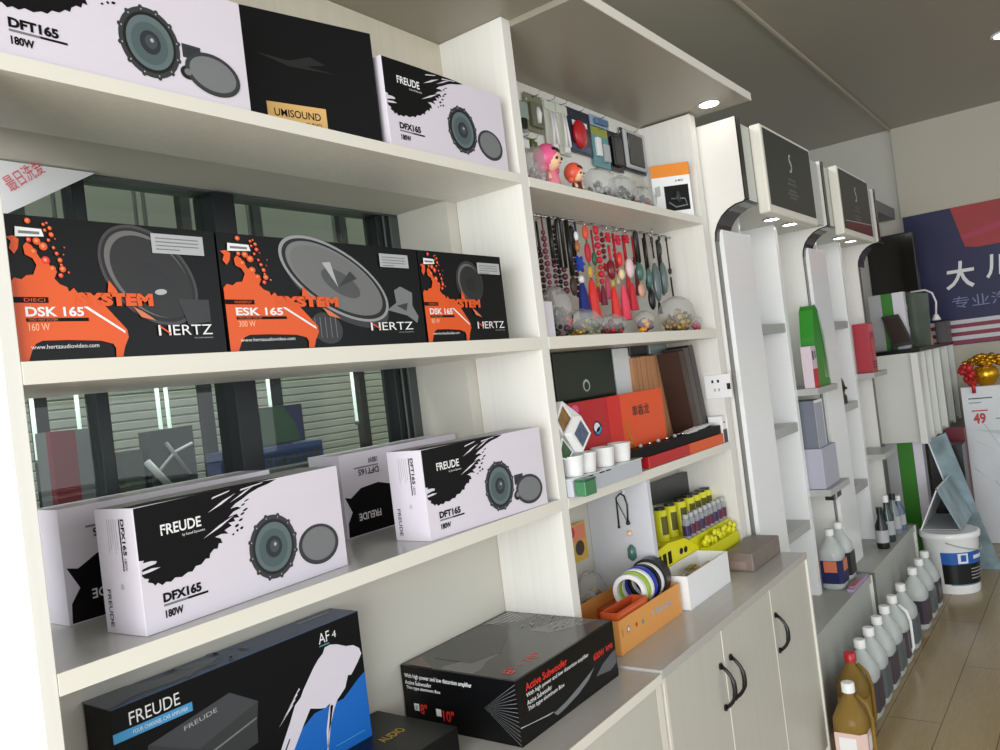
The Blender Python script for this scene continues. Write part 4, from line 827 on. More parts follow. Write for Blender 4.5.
m = MB(); m.lathe([(.006, 0), (.006, .003)], INK, T=XF((XD-.001, p0.y, p0.z), ry=R(-90)), n=12); m.tube([(XD-.003, p0.y, p0.z), (XD-.010, p0.y, p0.z-.002), (XD-.010, p0.y, p0.z+.006)], .0018, CHROME, 6); m.build('hook', t)
p1 = at(628, 523, x=XD-.008); pm = at(617, 500, x=XD-.008); pn = at(619, 527, x=XD-.008); pk = at(624, 496, x=XD-.008)
m = MB(); m.tube([p1, at(627, 505, x=XD-.008), pk, (XD-.008, p0.y+.006, p0.z-.004), at(616, 498, x=XD-.008), pn], .0022, BLACKP, 6); m.tube([at(617, 502, x=XD-.01), p1], .0012, DKGREY, 6); m.build('cord', t)
m = MB(); m.ball(p1, .006, BLACKP); m.ball(pn, .004, BLACKP); m.ball((p1+pb_)/2+Vector((0, 0, .012)), .007, SKIN); m.build('beads', t)
m = MB(); m.lathe([(.003, .022), (.011, .012), (.012, -.012), (.004, -.02)], TEALG, pb_, 12); m.build('pendant', t)
def pouchbag(px, py, y, r, label, seed, cols, sc):
    b = at(px, py, y=y); b = Vector((b.x, y, ZC)); t = thing('bag_of_trinkets', label, 'bag', b)
    m = MB(); m.ball(b+Vector((0, 0, r*sc[2]*.95+.009)), r, BAG, 14, 9, sc, .12, seed); m.build('plastic_bag', t)
    rnd = random.Random(seed); m = MB()
    for i in range(40):
        a = rnd.uniform(0, 2*pi); q = rnd.uniform(0, .7)*r
        m.ball(b+Vector((q*cos(a)*sc[0], q*sin(a)*sc[1], .008+rnd.random()*r*1.1*sc[2])), .008, cols[i % len(cols)], 6, 4)
    m.build('trinkets', t, kind='stuff')
# orange display cartons with rolls
def opencarton(x0, x1, y0, y1, z0, h, mo, label, name, th=.003, front=None, low=None):
    t = thing(name, label, 'box', ((x0+x1)/2, (y0+y1)/2, z0))
    m = MB(); hb = low if low else h
    m.box(x0, x1, y0, y0+th, z0, z0+h, mo); m.box(x0, x1, y1-th, y1, z0, z0+hb, mo); m.box(x0, x0+th, y0+th, y1-th, z0, z0+hb, mo); m.box(x1-th, x1, y0+th, y1-th, z0, z0+hb, mo); m.box(x0+th, x1-th, y0+th, y1-th, z0, z0+th, mo)
    m.build('tray', t)
    if front: m = MB(); fr = Fr((x0, y0, z0), (1, 0, 0), (0, 0, 1)); front(m, fr, x1-x0, h); m.build('front_print', t)
    return t
AMB = mat('amber_carton', (226, 158, 84), .45)
def f1(m, fr, W, H):
    m.disc(fr, W*.13, H*.62, .008, .008, GREY); m.disc(fr, W*.13, H*.62, .005, .005, INK, .0008)
    m.disc(fr, W*.25, H*.60, .005, .005, RED, .0006); m.disc(fr, W*.35, H*.56, .008, .008, OCHRE); m.disc(fr, W*.35, H*.56, .005, .005, TEAL, .0008)
    m.text(fr, 'Happy', W*.5, H*.45, W*.86, H*.72, LGREY, .0006, .02); m.rect(fr, W*.04, H*.5, W*.05, H*.7, mat('olive_mark', (150, 140, 40), .5))
t1 = opencarton(1.60, 1.930, .942, 1.10, ZC, .078, AMB, 'amber display carton with small coloured emblems, nearest the black subwoofer carton', 'display_carton', front=f1)
t2 = opencarton(1.61, 1.762, .948, .992, ZC+.0045, .088, DORANGE, 'small darker orange carton standing inside the amber display carton', 'display_carton', front=lambda m, fr, W, H: m.rect(fr, W*.1, H*.9, W*.9, H*.93, PEACH))
t3 = opencarton(1.953, 2.235, .928, 1.02, ZC, .088, GLOSSW, 'white open carton on the worktop beside the brown wrapped block', 'open_carton')
m = MB(); rnd = random.Random(4)
# coloured rolls standing in the amber carton
for i, (x, r, mt, lab) in enumerate(((1.782, .044, INK, 'white roll at the left of the rolls in the amber carton'), (1.800, .045, mat('lime_roll', (164, 196, 66), .4), 'lime green roll between white ones in the amber carton'), (1.817, .046, INK, 'white roll between the lime and the blue roll'),
                                (1.835, .047, mat('blue_roll', (34, 62, 170), .35), 'blue roll in the middle of the amber carton'), (1.855, .047, BLACKP, 'narrow black roll between the blue and the white roll'), (1.872, .047, INK, 'white roll beside the black coil in the amber carton'), (1.900, .050, mat('black_coil', (36, 36, 34), .3), 'thick black coil at the right end of the rolls'))):
    wd = .012 if i < 6 else .032; m = MB(); T = XF((x, 1.004, ZC+.004+r+.045-.2*(.05-r)), ry=R(90), rz=R(4))
    n = 30; vs = []
    prof = [(r, -wd/2), (r, wd/2), (r*.76, wd/2), (r*.76, -wd/2)]
    for a in range(n):
        for rr, hh in prof: vs.append(T @ Vector((rr*cos(2*pi*a/n), rr*sin(2*pi*a/n), hh)))
    m.add(vs, [(a*4+k, ((a+1) % n)*4+k, ((a+1) % n)*4+(k+1) % 4, a*4+(k+1) % 4) for a in range(n) for k in range(4)], mt, False)
    m.build('tape_roll', label=lab, cat='roll', group='rolls in the amber carton')
m = MB(); m.box(1.766, 1.926, .955, 1.095, ZC+.0045, ZC+.048, DORANGE)
m.build('carton_insert', label='orange cardboard block inside the amber carton under the rolls', cat='insert')
for i, (x, mt, lab) in enumerate(((1.62, YELLOW, 'yellow pouch box behind the amber carton, nearest the partition'), (1.66, mat('pale_yellow_box', (222, 206, 110), .4), 'pale yellow pouch box second from the partition'), (1.70, YELLOW, 'yellow pouch box beside the rolls'))):
    m = MB(); m.box(x-.018, x+.016, 1.112, 1.14, ZC+.0005, ZC+.125+.004*i, mt); fr = Fr((x-.018, 1.112, ZC+.09), (1, 0, 0), (0, 0, 1)); m.rect(fr, .004, .0, .03, .028, PEACH); m.build('pouch_box', bev=.001, label=lab, cat='box', group='yellow pouch boxes')
pouchbag(590, 585, 1.14, .05, 'clear bag of mixed trinkets on the worktop by the back wall', 21, [LGREY, OCHRE, DGREEN, GREY], (1.3, .6, 1.2))
pouchbag(643, 560, 1.09, .04, 'clear bag with olive packets behind the white carton', 22, [OCHRE, mat('olive_bits', (130, 126, 70), .4), BROWN], (1.4, .7, .9))
m = MB()
for i in range(14):
    x, y = 1.97+rnd.uniform(0, .2), .95+rnd.uniform(0, .05); z0 = ZC+.03+.003*i
    m.box(x, x+.045, y, y+.016, z0, z0+.003, [OCHRE, mat('olive_bits', (130, 126, 70), .4), BAG, GOLD][i % 4], None)
m.build('packet_heap', label='heap of clear and gold packets inside the white open carton', cat='packets', kind='stuff')
# stepped display with cans and mini bottles
t = thing('display_stand', 'yellow stepped display stand holding tubes and little bottles', 'stand', (2.33, 1.08, ZC))
m = MB(); m.box(2.115, 2.532, 1.06, 1.17, ZC, .932, YELLOW); m.build('rear_step', t)
m = MB(); m.box(2.17, 2.532, 1.03, 1.058, ZC, .93, YELLOW); m.build('front_step', t)
a = at(656, 541, y=1.025); b = at(702, 548, y=1.025)
m = MB(); fr = Fr((a.x, 1.027, .80), (1, 0, 0), (0, 0, 1)); m.prism([(1.968, .895), (1.968, .945), (2.06, .955), (2.17, .945), (2.26, .90), (2.26, .87), (1.968, .87)], 'y', 1.024, 1.028, mat('bright_yellow_board', (240, 230, 20), .35)); 
fr = Fr((1.968, 1.024, .87), (1, 0, 0), (0, 0, 1))
for i in range(3): m.rect(fr, .02+.032*i, .028, .042+.032*i, .062, BLACK)
m.disc(fr, .17, .045, .012, .009, BLACK); m.disc(fr, .2, .043, .012, .009, BLACK); m.build('header_card', t)
def can(x, y, z0, h, r, label):
    t = thing('spray_can', label, 'can', (x, y, z0), 'yellow tubes on the display stand')
    m = MB(); m.lathe([(r, z0), (r, z0+h*.9), (r*.85, z0+h*.93)], YELLOW, (x, y, 0), 16)
    m.build('tube', t)
    m = MB(); m.lathe([(r*.8, z0+h*.93), (r*.8, z0+h)], BLACKP, (x, y, 0), 14); m.build('cap', t)
    m = MB(); n = 6; 
    vs = [Vector((x+r*1.02*cos(a), y+r*1.02*sin(a), zz)) for a in [R(210+14*i) for i in range(n)] for zz in (z0+h*.2, z0+h*.75)]
    m.add(vs, [(2*i, 2*i+2, 2*i+3, 2*i+1) for i in range(n-1)], mat('dark_olive_label', (96, 92, 20), .4), True); m.build('label', t)
ordn = ['nearest the divider', 'second from the divider', 'third from the divider', 'fourth from the divider', 'fourth from the right wall', 'third from the right wall', 'second from the right wall', 'nearest the right wall']
for i, (px, py) in enumerate(((659, 506), (669, 505), (679, 503), (688, 500), (694, 497), (700, 495), (705, 493), (710, 491))):
    p = at(px, py, y=1.1); can(p.x, 1.1, .9325, .098, .02, 'yellow tube with black cap in the back row, '+ordn[i])
for i in range(9):
    x = 2.232+i*.0355; z0 = .9303; y = 1.043
    t = thing('mini_bottle', 'little clear bottle with dark plum liquid in the front row, '+(['leftmost', 'second from the left', 'third from the left', 'fourth from the left', 'middle one', 'fourth from the right', 'third from the right', 'second from the right', 'rightmost'][i]), 'bottle', (x, y, z0), 'little plum bottles on the display stand')
    m = MB(); m.lathe([(.012, z0), (.012, z0+.052), (.008, z0+.058)], PETC, (x, y, 0), 12); m.build('bottle', t)
    m = MB(); m.lathe([(.0125, z0+.008), (.0125, z0+.038)], PURP if i % 3 else mat('blue_plum', (52, 40, 86), .3), (x, y, 0), 12, cap=False); m.build('label', t)
    m = MB(); m.lathe([(.009, z0+.058), (.009, z0+.07)], LGREY, (x, y, 0), 10); m.build('cap', t)
m = MB(); rnd = random.Random(9)
for i in range(26): m.ball((2.275+i*.0092, 1.012+rnd.uniform(-.006, .006), .90+rnd.uniform(0, .022)), .011, YELLOW, 6, 4, (1, .7, 1), .2, i)
m.box(2.27, 2.52, 1.0, 1.026, ZC, .893, YELLOW)
m.build('yellow_sachets', label='row of crumpled yellow sachets in front of the little bottles', cat='sachets', kind='stuff')
a = at(651, 487, y=1.172); b = at(691, 474, y=1.172); c = at(690, 500, y=1.172)
m = MB(); T = None; q = [at(650, 485, y=1.16), at(688, 471, y=1.16), at(692, 475, y=1.16), at(692, 496, y=1.16), at(654, 505, y=1.16)]
m.prism([(p.x, p.z) for p in q], 'y', 1.16, 1.178, DKGREY); fr = Fr((q[0].x, 1.16, q[4].z), (1, 0, 0), (0, 0, 1))
m.build('black_blister', bev=.001, label='black pack leaning on the back wall behind the yellow tubes', cat='package')
# brown wrapped block
m = MB(); m.box(2.342, 2.592, .897, .988, ZC, .862, FOAM); fr = Fr((2.342, .988, ZC), (0, -1, 0), (0, 0, 1)); m.rect(fr, .02, .008, .07, .03, mat('pinkish_scuff', (150, 128, 124), .5), .0006)
m.build('wrapped_block', bev=.004, label='brown plastic-wrapped block at the right end of the worktop', cat='block')

# ---------------------------------------------------------------- curved display units
def front_profile(lower=True):
    P = [(.875, 2.213), (.875, 1.945)]
    P += [(.88+.11*sin(R(90-a))*1.0 if False else .88+.11*cos(R(a)), 1.83+.11*sin(R(a))) for a in range(90, -1, -15)]
    P += [(.99, .555)]
    P += [(.915+.075*cos(R(a)), .55-.075*sin(R(a))) for a in range(15, 91, 15)]
    P += [(.873, .475), (.873, FLOOR+.0005)]
    return P
def curved_panel(X, parent=None):
    PR = front_profile()
    m = MB(); vs = []; pts = PR+[(YB-.001, FLOOR+.0005), (YB-.001, 2.213)]
    m.prism(pts, 'x', X, X+.028, mat('panel_white', (236, 234, 228), .35)); m.build('side_panel', parent)
    def ribbon(seg, x0, x1, off, mt, name):
        m = MB(); n = len(seg); vs = []
        for i, (y, z) in enumerate(seg):
            a = Vector(seg[max(i-1, 0)]); b = Vector(seg[min(i+1, n-1)]); d = (b-a).normalized(); nn = Vector((d.y, -d.x))   # towards the room
            if nn.x > 0 and abs(nn.x) > .3: nn = -nn
            for o_, x in ((.0003, x0), (off, x0), (off, x1), (.0003, x1)): vs.append(Vector((x, y-abs(nn.x)*o_ if abs(nn.x) > .05 else y, z+nn.y*o_*(-1 if nn.y > 0 and z > 1 else 1))))
        m.add(vs, [(i*4+k, i*4+(k+1) % 4, (i+1)*4+(k+1) % 4, (i+1)*4+k) for i in range(n-1) for k in range(4)], mt); m.build(name, parent)
    ribbon(PR[:2], X-.002, X+.034, .004, DKTRIM, 'edge_trim')
    ribbon(PR[1:9], X-.002, X+.12, .005, DKTRIM, 'arch_trim')
    ribbon(PR[8:], X-.002, X+.030, .004, STEEL, 'edge_trim')
def logo(m, fr, W, H):
    cx, cy = W*.5, H*.66; pts = []
    pts = [(-.012, .02), (-.004, .034), (.008, .036), (.014, .028), (.006, .028), (.0, .02), (.008, .012), (.018, .002), (.018, -.014), (.008, -.028), (-.008, -.03), (-.016, -.022), (-.006, -.022), (.004, -.018), (.008, -.008), (.002, .0), (-.008, .008)]
    k = H/.25; m.poly(fr, [(cx+a*k, cy+b*k) for a, b in pts], LGREY, .0006)
    for i, (w_, y_) in enumerate(((.16, .42), (.2, .36), (.18, .27), (.24, .22), (.16, .17))):
        for j in range(4): m.rect(fr, cx-W*w_/2+j*W*w_/4, H*y_, cx-W*w_/2+(j+.7)*W*w_/4, H*(y_+.03), mat('dim_sign_marks', (104, 106, 104), .5), .0006)
def unit(X, label, sign_label, stripe=False):
    U = thing('display_unit', label, 'display unit', (X+.48, 1.03, FLOOR))
    curved_panel(X, U)
    E_ = X+.972
    m = MB(); m.box(X+.0285, E_, .885, YB-.001, 1.942, 2.205, mat('header_paint', (200, 202, 194), .4)); m.build('header', U)
    x0, x1 = X+.152, X+.728
    m = MB(); m.box(x0, x1, .846, .8845, 1.912, 2.212, EDGE); m.build('sign_box', U, .006)
    m = MB(); fr = Fr((x0+.018, .846, 1.938), (1, 0, 0), (0, 0, 1)); W_, H_ = x1-x0-.036, .262
    m.rect(fr, 0, 0, W_, H_, SIGNM, .0012)
    if stripe: m.poly(fr, [(.02, .002), (W_-.002, .002), (W_-.002, .055), (.02, .035)], mat('dark_maroon_strip', (84, 28, 30), .4), .002); m.poly(fr, [(.02, .035), (W_-.002, .055), (W_-.002, .058), (.02, .038)], LGREY, .0024)
    s = m.build('sign_face', U)
    m = MB(); f2 = Fr(fr.p(0, 0, .001), fr.u, fr.v); logo(m, f2, W_, H_); m.build('sign_emblem', U)
    for dx in (.50, .72):
        m = MB(); m.lathe([(.028, 1.9385), (.028, 1.9405)], LAMPM, (X+dx, .95, 0), 18); l = m.build('spot_lamp', U)
        m = MB(); m.lathe([(.029, 1.9375), (.036, 1.938), (.036, 1.9418), (.029, 1.9418)], CHROME, (X+dx, .95, 0), 18, cap=False); m.build('lamp_ring', U)
    m = MB(); m.box(X+.0285, X+.30, .972, 1.005, .477, 1.868, GLOSSW); m.build('front_panel', U, .001)
    for xa, xb in ((X+.2855, X+.30), (X+.645, X+.678)):
        m = MB(); m.box(xa, xb, .992 if xa > X+.5 else 1.0055, YB-.008, .477, 1.9415, mat('gloss_white_board', (236, 238, 238), .22)); m.build('upright', U)
    m = MB(); m.box(X+.0285, E_, YB-.0075, YB-.001, .477, 1.9415, GLOSSW); m.build('back_panel', U)
    for z in (1.55, 1.16, .775):
        m = MB(); m.box(X+.3005, X+.6445, .995, YB-.008, z-.035, z, mat('shelf_grey_edge', (176, 176, 174), .35)); m.build('shelf', U)
    for z in (1.284, .885):
        m = MB(); m.box(X+.6785, E_, .912, YB-.008, z-.026, z, mat('shelf_grey_edge', (176, 176, 174), .35)); m.build('shelf', U, .001)
    m = MB(); m.box(X+.0285, E_, .886, YB-.001, FLOOR+.0005, .440, mat('plinth_grey', (176, 178, 172), .4, grain=.05, gscale=(2, 40, 40))); m.build('plinth', U)
    m = MB(); m.box(X+.0285, E_, .878, YB-.0085, .446, .4765, mat('plinth_grey', (176, 178, 172), .4)); m.build('plinth_top', U)
    m = MB(); m.box(X+.03, E_, .888, YB-.01, .440, .446, BLACKP); m.build('shadow_gap', U)
    return U
unit(2.602, 'white curved display unit with a charcoal sign, directly right of the gift bay', '')
unit(3.582, 'white curved display unit with a charcoal and maroon sign, farther from the camera', '', True)
E_ = thing('end_panel', 'curved white end panel with black edge closing the row of display units', 'panel', (4.575, 1.03, FLOOR)); curved_panel(4.562, E_)
# contents of the near display unit
X, zs = 2.602, 1.2845
t = thing('green_pouch', 'glossy green pouch with pale side standing on the near display unit shelf', 'pouch', (X+.85, 1.0, zs))
m = MB(); m.prism([(3.37, zs), (3.545, zs), (3.54, zs+.1), (3.52, zs+.22), (3.48, zs+.31), (3.44, zs+.335), (3.41, zs+.31), (3.385, zs+.2)], 'y', .93, .985, GREEN); m.build('pouch_body', t, .015)
m = MB(); fr = Fr((3.37, .929, zs), (1, 0, 0), (0, 0, 1)); PG = mat('pale_green_sheen', (150, 186, 150), .3)
m.poly(fr, [(.09, .30), (.11, .30), (.155, .2), (.17, .02), (.15, .02), (.13, .18)], PG, .001)
for i in range(5): m.poly(fr, [(.10+.01*i, .03), (.105+.01*i, .03), (.09+.018*i, .12)], mat('leaf_print', (190, 214, 160), .4), .0014)
m.build('leaf_print', t)
m = MB(); m.box(3.295, 3.365, .925, .965, zs, zs+.165, mat('pale_pink_pack', (214, 196, 206), .4)); fr = Fr((3.295, .925, zs), (1, 0, 0), (0, 0, 1)); m.rect(fr, 0, 0, .07, .075, RED); m.rect(fr, .012, .11, .03, .145, DKGREY, .0006); m.rect(fr, .042, .115, .06, .145, GREY, .0006)
m.build('printed_pack', bev=.002, label='pink and red printed pack left of the green pouch', cat='package')
m = MB(); m.box(3.29, 3.50, .93, 1.10, .886, 1.045, mat('lavender_grey_box', (176, 176, 190), .4)); m.build('grey_box', bev=.002, label='lavender-grey box on the lower shelf of the near display unit', cat='box')
m = MB(); m.box(3.30, 3.415, .94, 1.06, 1.0455, 1.235, mat('slate_side_box', (110, 114, 128), .4)); fr = Fr((3.30, .94, 1.0455), (1, 0, 0), (0, 0, 1)); m.rect(fr, .0, .0, .115, .1895, INK); m.rect(fr, .004, .0, .106, .178, mat('lavender_front', (160, 162, 178), .4), .0007)
m.build('grey_box', bev=.002, label='smaller grey box with white borders stacked on the lavender-grey one', cat='box')
m = MB(); m.box(3.33, 3.45, .918, .95, .835, .858, BLACKP); m.box(3.36, 3.37, .914, .918, .83, .858, LGREY); m.build('black_clip', label='black clip under the lower shelf of the near display unit', cat='clip')
def jug(x, y, z0, h, label, body=PET, cap=INK, lab=None, name='washer_jug', grp='jugs in a row on the floor', hand=True, sx=.068, sy=.052, labc=None):
    t = thing(name, label, 'jug', (x, y, z0), grp); k = h/.27
    m = MB(); prof = [(.9, 0), (1, .012), (1, .15), (.97, .168), (.80, .19), (.52, .215), (.30, .232), (.26, .236), (.26, .246)]
    n = 22; vs = []
    for r_, zz in prof:
        for i in range(n):
            a = 2*pi*i/n; c, s = cos(a), sin(a); p = 3.2 if zz < .17 else 2.2
            q = (abs(c)**p+abs(s)**p)**(-1/p); vs.append(Vector((x+r_*sx*k*q*c*(1 if zz < .2 else .9), y+r_*sy*k*q*s, z0+zz*k)))
    m.add(vs, [(j*n+i, j*n+(i+1) % n, (j+1)*n+(i+1) % n, (j+1)*n+i) for j in range(len(prof)-1) for i in range(n)]+[tuple(range(n))[::-1]], body, True); m.build('jug_body', t)
    m = MB(); m.lathe([(.020*k, z0+.240*k), (.020*k, z0+.268*k), (.017*k, z0+.27*k)], cap, (x, y, 0), 18); m.build('cap', t)
    if lab:
        m = MB(); q = [(x-sx*k*1.012, y+sy*k*.75), (x-sx*k*1.012, y-sy*k*.7), (x-sx*k*.72, y-sy*k*1.015), (x+sx*k*.72, y-sy*k*1.015), (x+sx*k*.9, y-sy*k*.95)]
        vs = [Vector((a, b, z0+zz*k)) for a, b in q for zz in (.03, .135)]; m.add(vs, [(2*i, 2*i+1, 2*i+3, 2*i+2) for i in range(4)], lab, False)
        if labc: 
            fr = Fr((x-sx*k*1.014, y+sy*k*.7, z0+.03*k), (0, -1, 0), (0, 0, 1)); m.rect(fr, .01, .045, .06, .09, labc, .001)
            fr = Fr((x-sx*k*.7, y-sy*k*1.016, z0+.03*k), (1, 0, 0), (0, 0, 1)); m.rect(fr, .01, .045, .07, .09, labc, .001)
        m.build('label', t)
    if hand:
        m = MB(); m.tube([(x-.0*k, y-.022*k, z0+.232*k), (x, y-.05*k, z0+.205*k), (x, y-sy*k-.008, z0+.165*k), (x, y-sy*k-.008, z0+.06*k), (x, y-sy*k+.006, z0+.03*k)], .006, body if hand == 1 else INK, 8); m.build('handle', t)
    return t
DL = mat('dark_plum_label', (64, 54, 66), .4); DL2 = mat('slate_label', (84, 92, 96), .4)
jug(3.375, .965, .4772, .235, 'clear jug with blue and black label on the base of the near display unit', lab=NAVY, grp='jugs on the display unit base', hand=False, labc=PEACH, sx=.06)
jug(3.505, .965, .4772, .235, 'clear jug with dark label standing behind the one with the peach label', lab=BLACKP, grp='jugs on the display unit base', hand=False, sx=.06)
m = MB(); m.box(3.31, 3.55, .881, .905, .4772, .489, mat('lilac_leaflets', (170, 150, 190), .4)); m.box(3.33, 3.45, .8815, .903, .4892, .495, mat('rose_leaflets', (196, 130, 140), .4)); m.build('leaflet_stack', label='low stack of lilac and rose leaflets in front of the jugs on the display base', cat='leaflets')
# contents of the far display unit
X = 3.582
m = MB(); m.box(X+.735, X+.835, .925, 1.0, 1.2845, 1.53, mat('crimson_box', (176, 44, 58), .4)); fr = Fr((X+.735, .925, 1.2845), (1, 0, 0), (0, 0, 1)); m.rect(fr, 0, .2, .1, .24, mat('pale_red_band', (214, 110, 116), .4)); m.rect(fr, .03, .06, .042, .17, PEACH); m.rect(fr, .055, .05, .075, .17, mat('pale_red_band', (214, 110, 116), .4))
for i in range(3): m.rect(fr, 0, .02+.014*i, .1, .026+.014*i, MAROON)
m.build('crimson_box', bev=.002, label='tall crimson box standing on the far display unit shelf', cat='box')
b = at(855, 400, y=1.04); xs = X+.52
t = thing('figurine', 'dark brown figurine standing in the narrow cell of the far display unit', 'figurine', (xs, 1.04, 1.1605))
m = MB(); m.lathe([(.035, 0), (.036, .03), (.024, .045), (.034, .07), (.026, .105), (.012, .13), (.015, .15), (.010, .175), (.002, .2)], BROWN, (xs, 1.04, 1.1605), 14, sx=1.1, sy=.8); m.build('body', t)
m = MB(); m.ball((xs-.03, 1.02, 1.24), .014, BLACKP, 8, 6); m.tube([(xs-.02, 1.03, 1.27), (xs-.03, 1.02, 1.24), (xs+.0, 1.01, 1.23)], .007, BROWN, 6); m.build('arms', t)
m = MB(); m.box(X+.42, X+.56, 1.05, 1.06, .7755, .905, mat('cream_card_b', (206, 208, 188), .5)); fr = Fr((X+.42, 1.05, .7755), (1, 0, 0), (0, 0, 1)); m.rect(fr, .02, .02, .12, .11, mat('green_print_b', (120, 140, 110), .5)); m.disc(fr, .07, .075, .022, .02, DKGREY, .0008)
m.build('greeting_card', label='small greenish picture card in the lowest narrow cell of the far display unit', cat='card')
for i, (px, py, h, mt, lab) in enumerate(((886, 548, .19, BLACKP, 'black bottle nearest on the base of the far display unit'), (893, 541, .22, mat('bottle_dark_green', (40, 60, 56), .2), 'dark green bottle in the middle on the far display base'), (898, 534, .2, mat('bottle_grey', (120, 130, 136), .25), 'grey bottle on the far display base'), (903, 529, .17, mat('bottle_blue_grey', (90, 110, 140), .25), 'blue-grey bottle at the far end of the display base'))):
    p = at(px, py, z=.4772); x, y = p.x, min(max(p.y, .92), 1.12); z0 = .4772
    t = thing('bottle', lab, 'bottle', (x, y, z0), 'bottles on the far display base')
    m = MB(); m.lathe([(.026, z0), (.028, z0+.01), (.028, z0+h*.55), (.012, z0+h*.75), (.012, z0+h*.85)], mt, (x, y, 0), 14); m.build('bottle_body', t)
    m = MB(); m.lathe([(.014, z0+h*.85), (.014, z0+h)], INK if i % 2 else BLACKP, (x, y, 0), 12); m.build('cap', t)
    m = MB(); m.lathe([(.0284, z0+h*.15), (.0284, z0+h*.45)], LGREY, (x, y, 0), 14, cap=False); m.build('label', t)

# ---------------------------------------------------------------- jugs on the floor
F0 = FLOOR+.0005
jug(2.858, .80, F0, .265, 'amber oil jug with a red cap, nearest red-capped in the floor row', OIL, RED, mat('ochre_label', (160, 128, 60), .4), 'oil_jug')
jug(2.60, .745, F0, .265, 'amber oil jug with a white cap and pinkish label, nearest the camera on the floor', OIL, INK, mat('pinkish_label', (226, 196, 186), .4), 'oil_jug', labc=INK)
names = ['beside the red-capped oil jug', 'second after the red-capped oil jug', 'third after the red-capped oil jug', 'fourth after the red-capped oil jug', 'with a long white handle', 'just beyond the white-handled one', 'third from the far end of the row', 'second from the far end of the row', 'at the far end of the row, near the bucket']
for i, x in enumerate((2.995, 3.13, 3.265, 3.40, 3.545, 3.72, 3.987, 4.15, 4.30)):
    jug(x, .80, F0, .265, 'frosted washer jug on the floor, '+names[i], PET, INK, (DL, DL2)[i % 2], sx=.064, hand=2 if i == 4 else False)

# ---------------------------------------------------------------- bucket with tent card
bx, by = 4.62, .733
t = thing('plastic_bucket', 'large white lidded bucket with a blue and black label on the floor', 'bucket', (bx, by, F0))
m = MB(); m.lathe([(.108, F0), (.112, F0+.01), (.128, F0+.27), (.132, F0+.275), (.132, F0+.285)], GLOSSW, (bx, by, 0), 40); m.build('bucket_body', t)
m = MB(); m.lathe([(.136, F0+.275), (.138, F0+.28), (.138, F0+.30), (.13, F0+.305), (.12, F0+.303)], GLOSSW, (bx, by, 0), 40); m.build('lid', t)
def wrap(m, a0, a1, z0, z1, mt, off, n=14):
    vs = []
    for i in range(n+1):
        a = R(a0+(a1-a0)*i/n)
        for z in (z0, z1):
            r = .1125+(z-F0-.01)/.26*.0158+off; vs.append(Vector((bx+r*cos(a), by+r*sin(a), z)))
    m.add(vs, [(2*i, 2*i+2, 2*i+3, 2*i+1) for i in range(n)], mt, True)
m = MB(); wrap(m, 165, 295, F0+.05, F0+.21, BLACKP, .001); wrap(m, 165, 295, F0+.15, F0+.21, mat('label_blue', (40, 96, 178), .35), .0016)
wrap(m, 200, 222, F0+.155, F0+.205, INK, .0024, 6); wrap(m, 206, 218, F0+.165, F0+.197, mat('label_blue', (40, 96, 178), .35), .0030, 4); wrap(m, 236, 270, F0+.172, F0+.19, INK, .0024, 6)
for i in range(4): wrap(m, 228, 285-8*i, F0+.075+.016*i, F0+.079+.016*i, LGREY, .0024, 6)
wrap(m, 180, 290, F0+.045, F0+.05, TEAL, .002)
m.build('label', t)
m = MB(); m.tube([(bx+.135*cos(R(a)), by+.135*sin(R(a)), F0+.262-.05*sin(R(a-180))) for a in range(180, 361, 15)], .003, LGREY, 6); m.build('bail_handle', t)
zt = F0+.3055; PICB = mat('bluish_picture', (160, 186, 196), .4, grain=.6, gscale=(9, 9, 9))
t = thing('tent_card', 'folded triangular display board with a bluish picture lying on the bucket lid', 'display board', (4.78, .76, zt))
A0, B0, C0 = (.855, zt+.001), (.668, zt+.001), (.757, zt+.215)
def slab(name, p, q, mt, n_out, xs=(4.575, 4.985), th=.006):
    d = Vector((q[0]-p[0], q[1]-p[1])).normalized(); nn = Vector((d.y, -d.x))*th*n_out
    m = MB(); m.prism([p, q, (q[0]-nn.x, q[1]-nn.y), (p[0]-nn.x, p[1]-nn.y)], 'x', xs[0], xs[1], mt); return m.build(name, t)
slab('left_face', A0, C0, GLOSSW, 1); slab('right_face', B0, C0, PICB, -1); m = MB(); m.box(4.585, 4.98, .68, .845, zt+.0005, zt+.004, LGREY); m.build('floor_flap', t)
# leaning picture board behind
q = [at(928, 440, x=5.02), at(945, 433, x=5.02), at(1003, 572, x=5.02)]
zlow = F0; d = (q[2]-q[1]); yb1 = q[1].y+d.y*((zlow-q[1].z)/d.z); yb0 = yb1+(q[0].y-q[1].y)*1.1
t = thing('picture_board', 'tall bluish picture board leaning sideways behind the bucket', 'board', (5.04, (yb0+yb1)/2, F0))
m = MB(); m.prism([(q[0].y, q[0].z), (q[1].y, q[1].z), (yb1, zlow), (yb0, zlow)], 'x', 5.02, 5.045, PICB); m.build('panel', t)
m = MB(); m.prism([(q[0].y+.006, q[0].z), (q[0].y, q[0].z), (yb0, zlow), (yb0+.012, zlow)], 'x', 5.014, 5.05, INK); m.build('white_border', t)
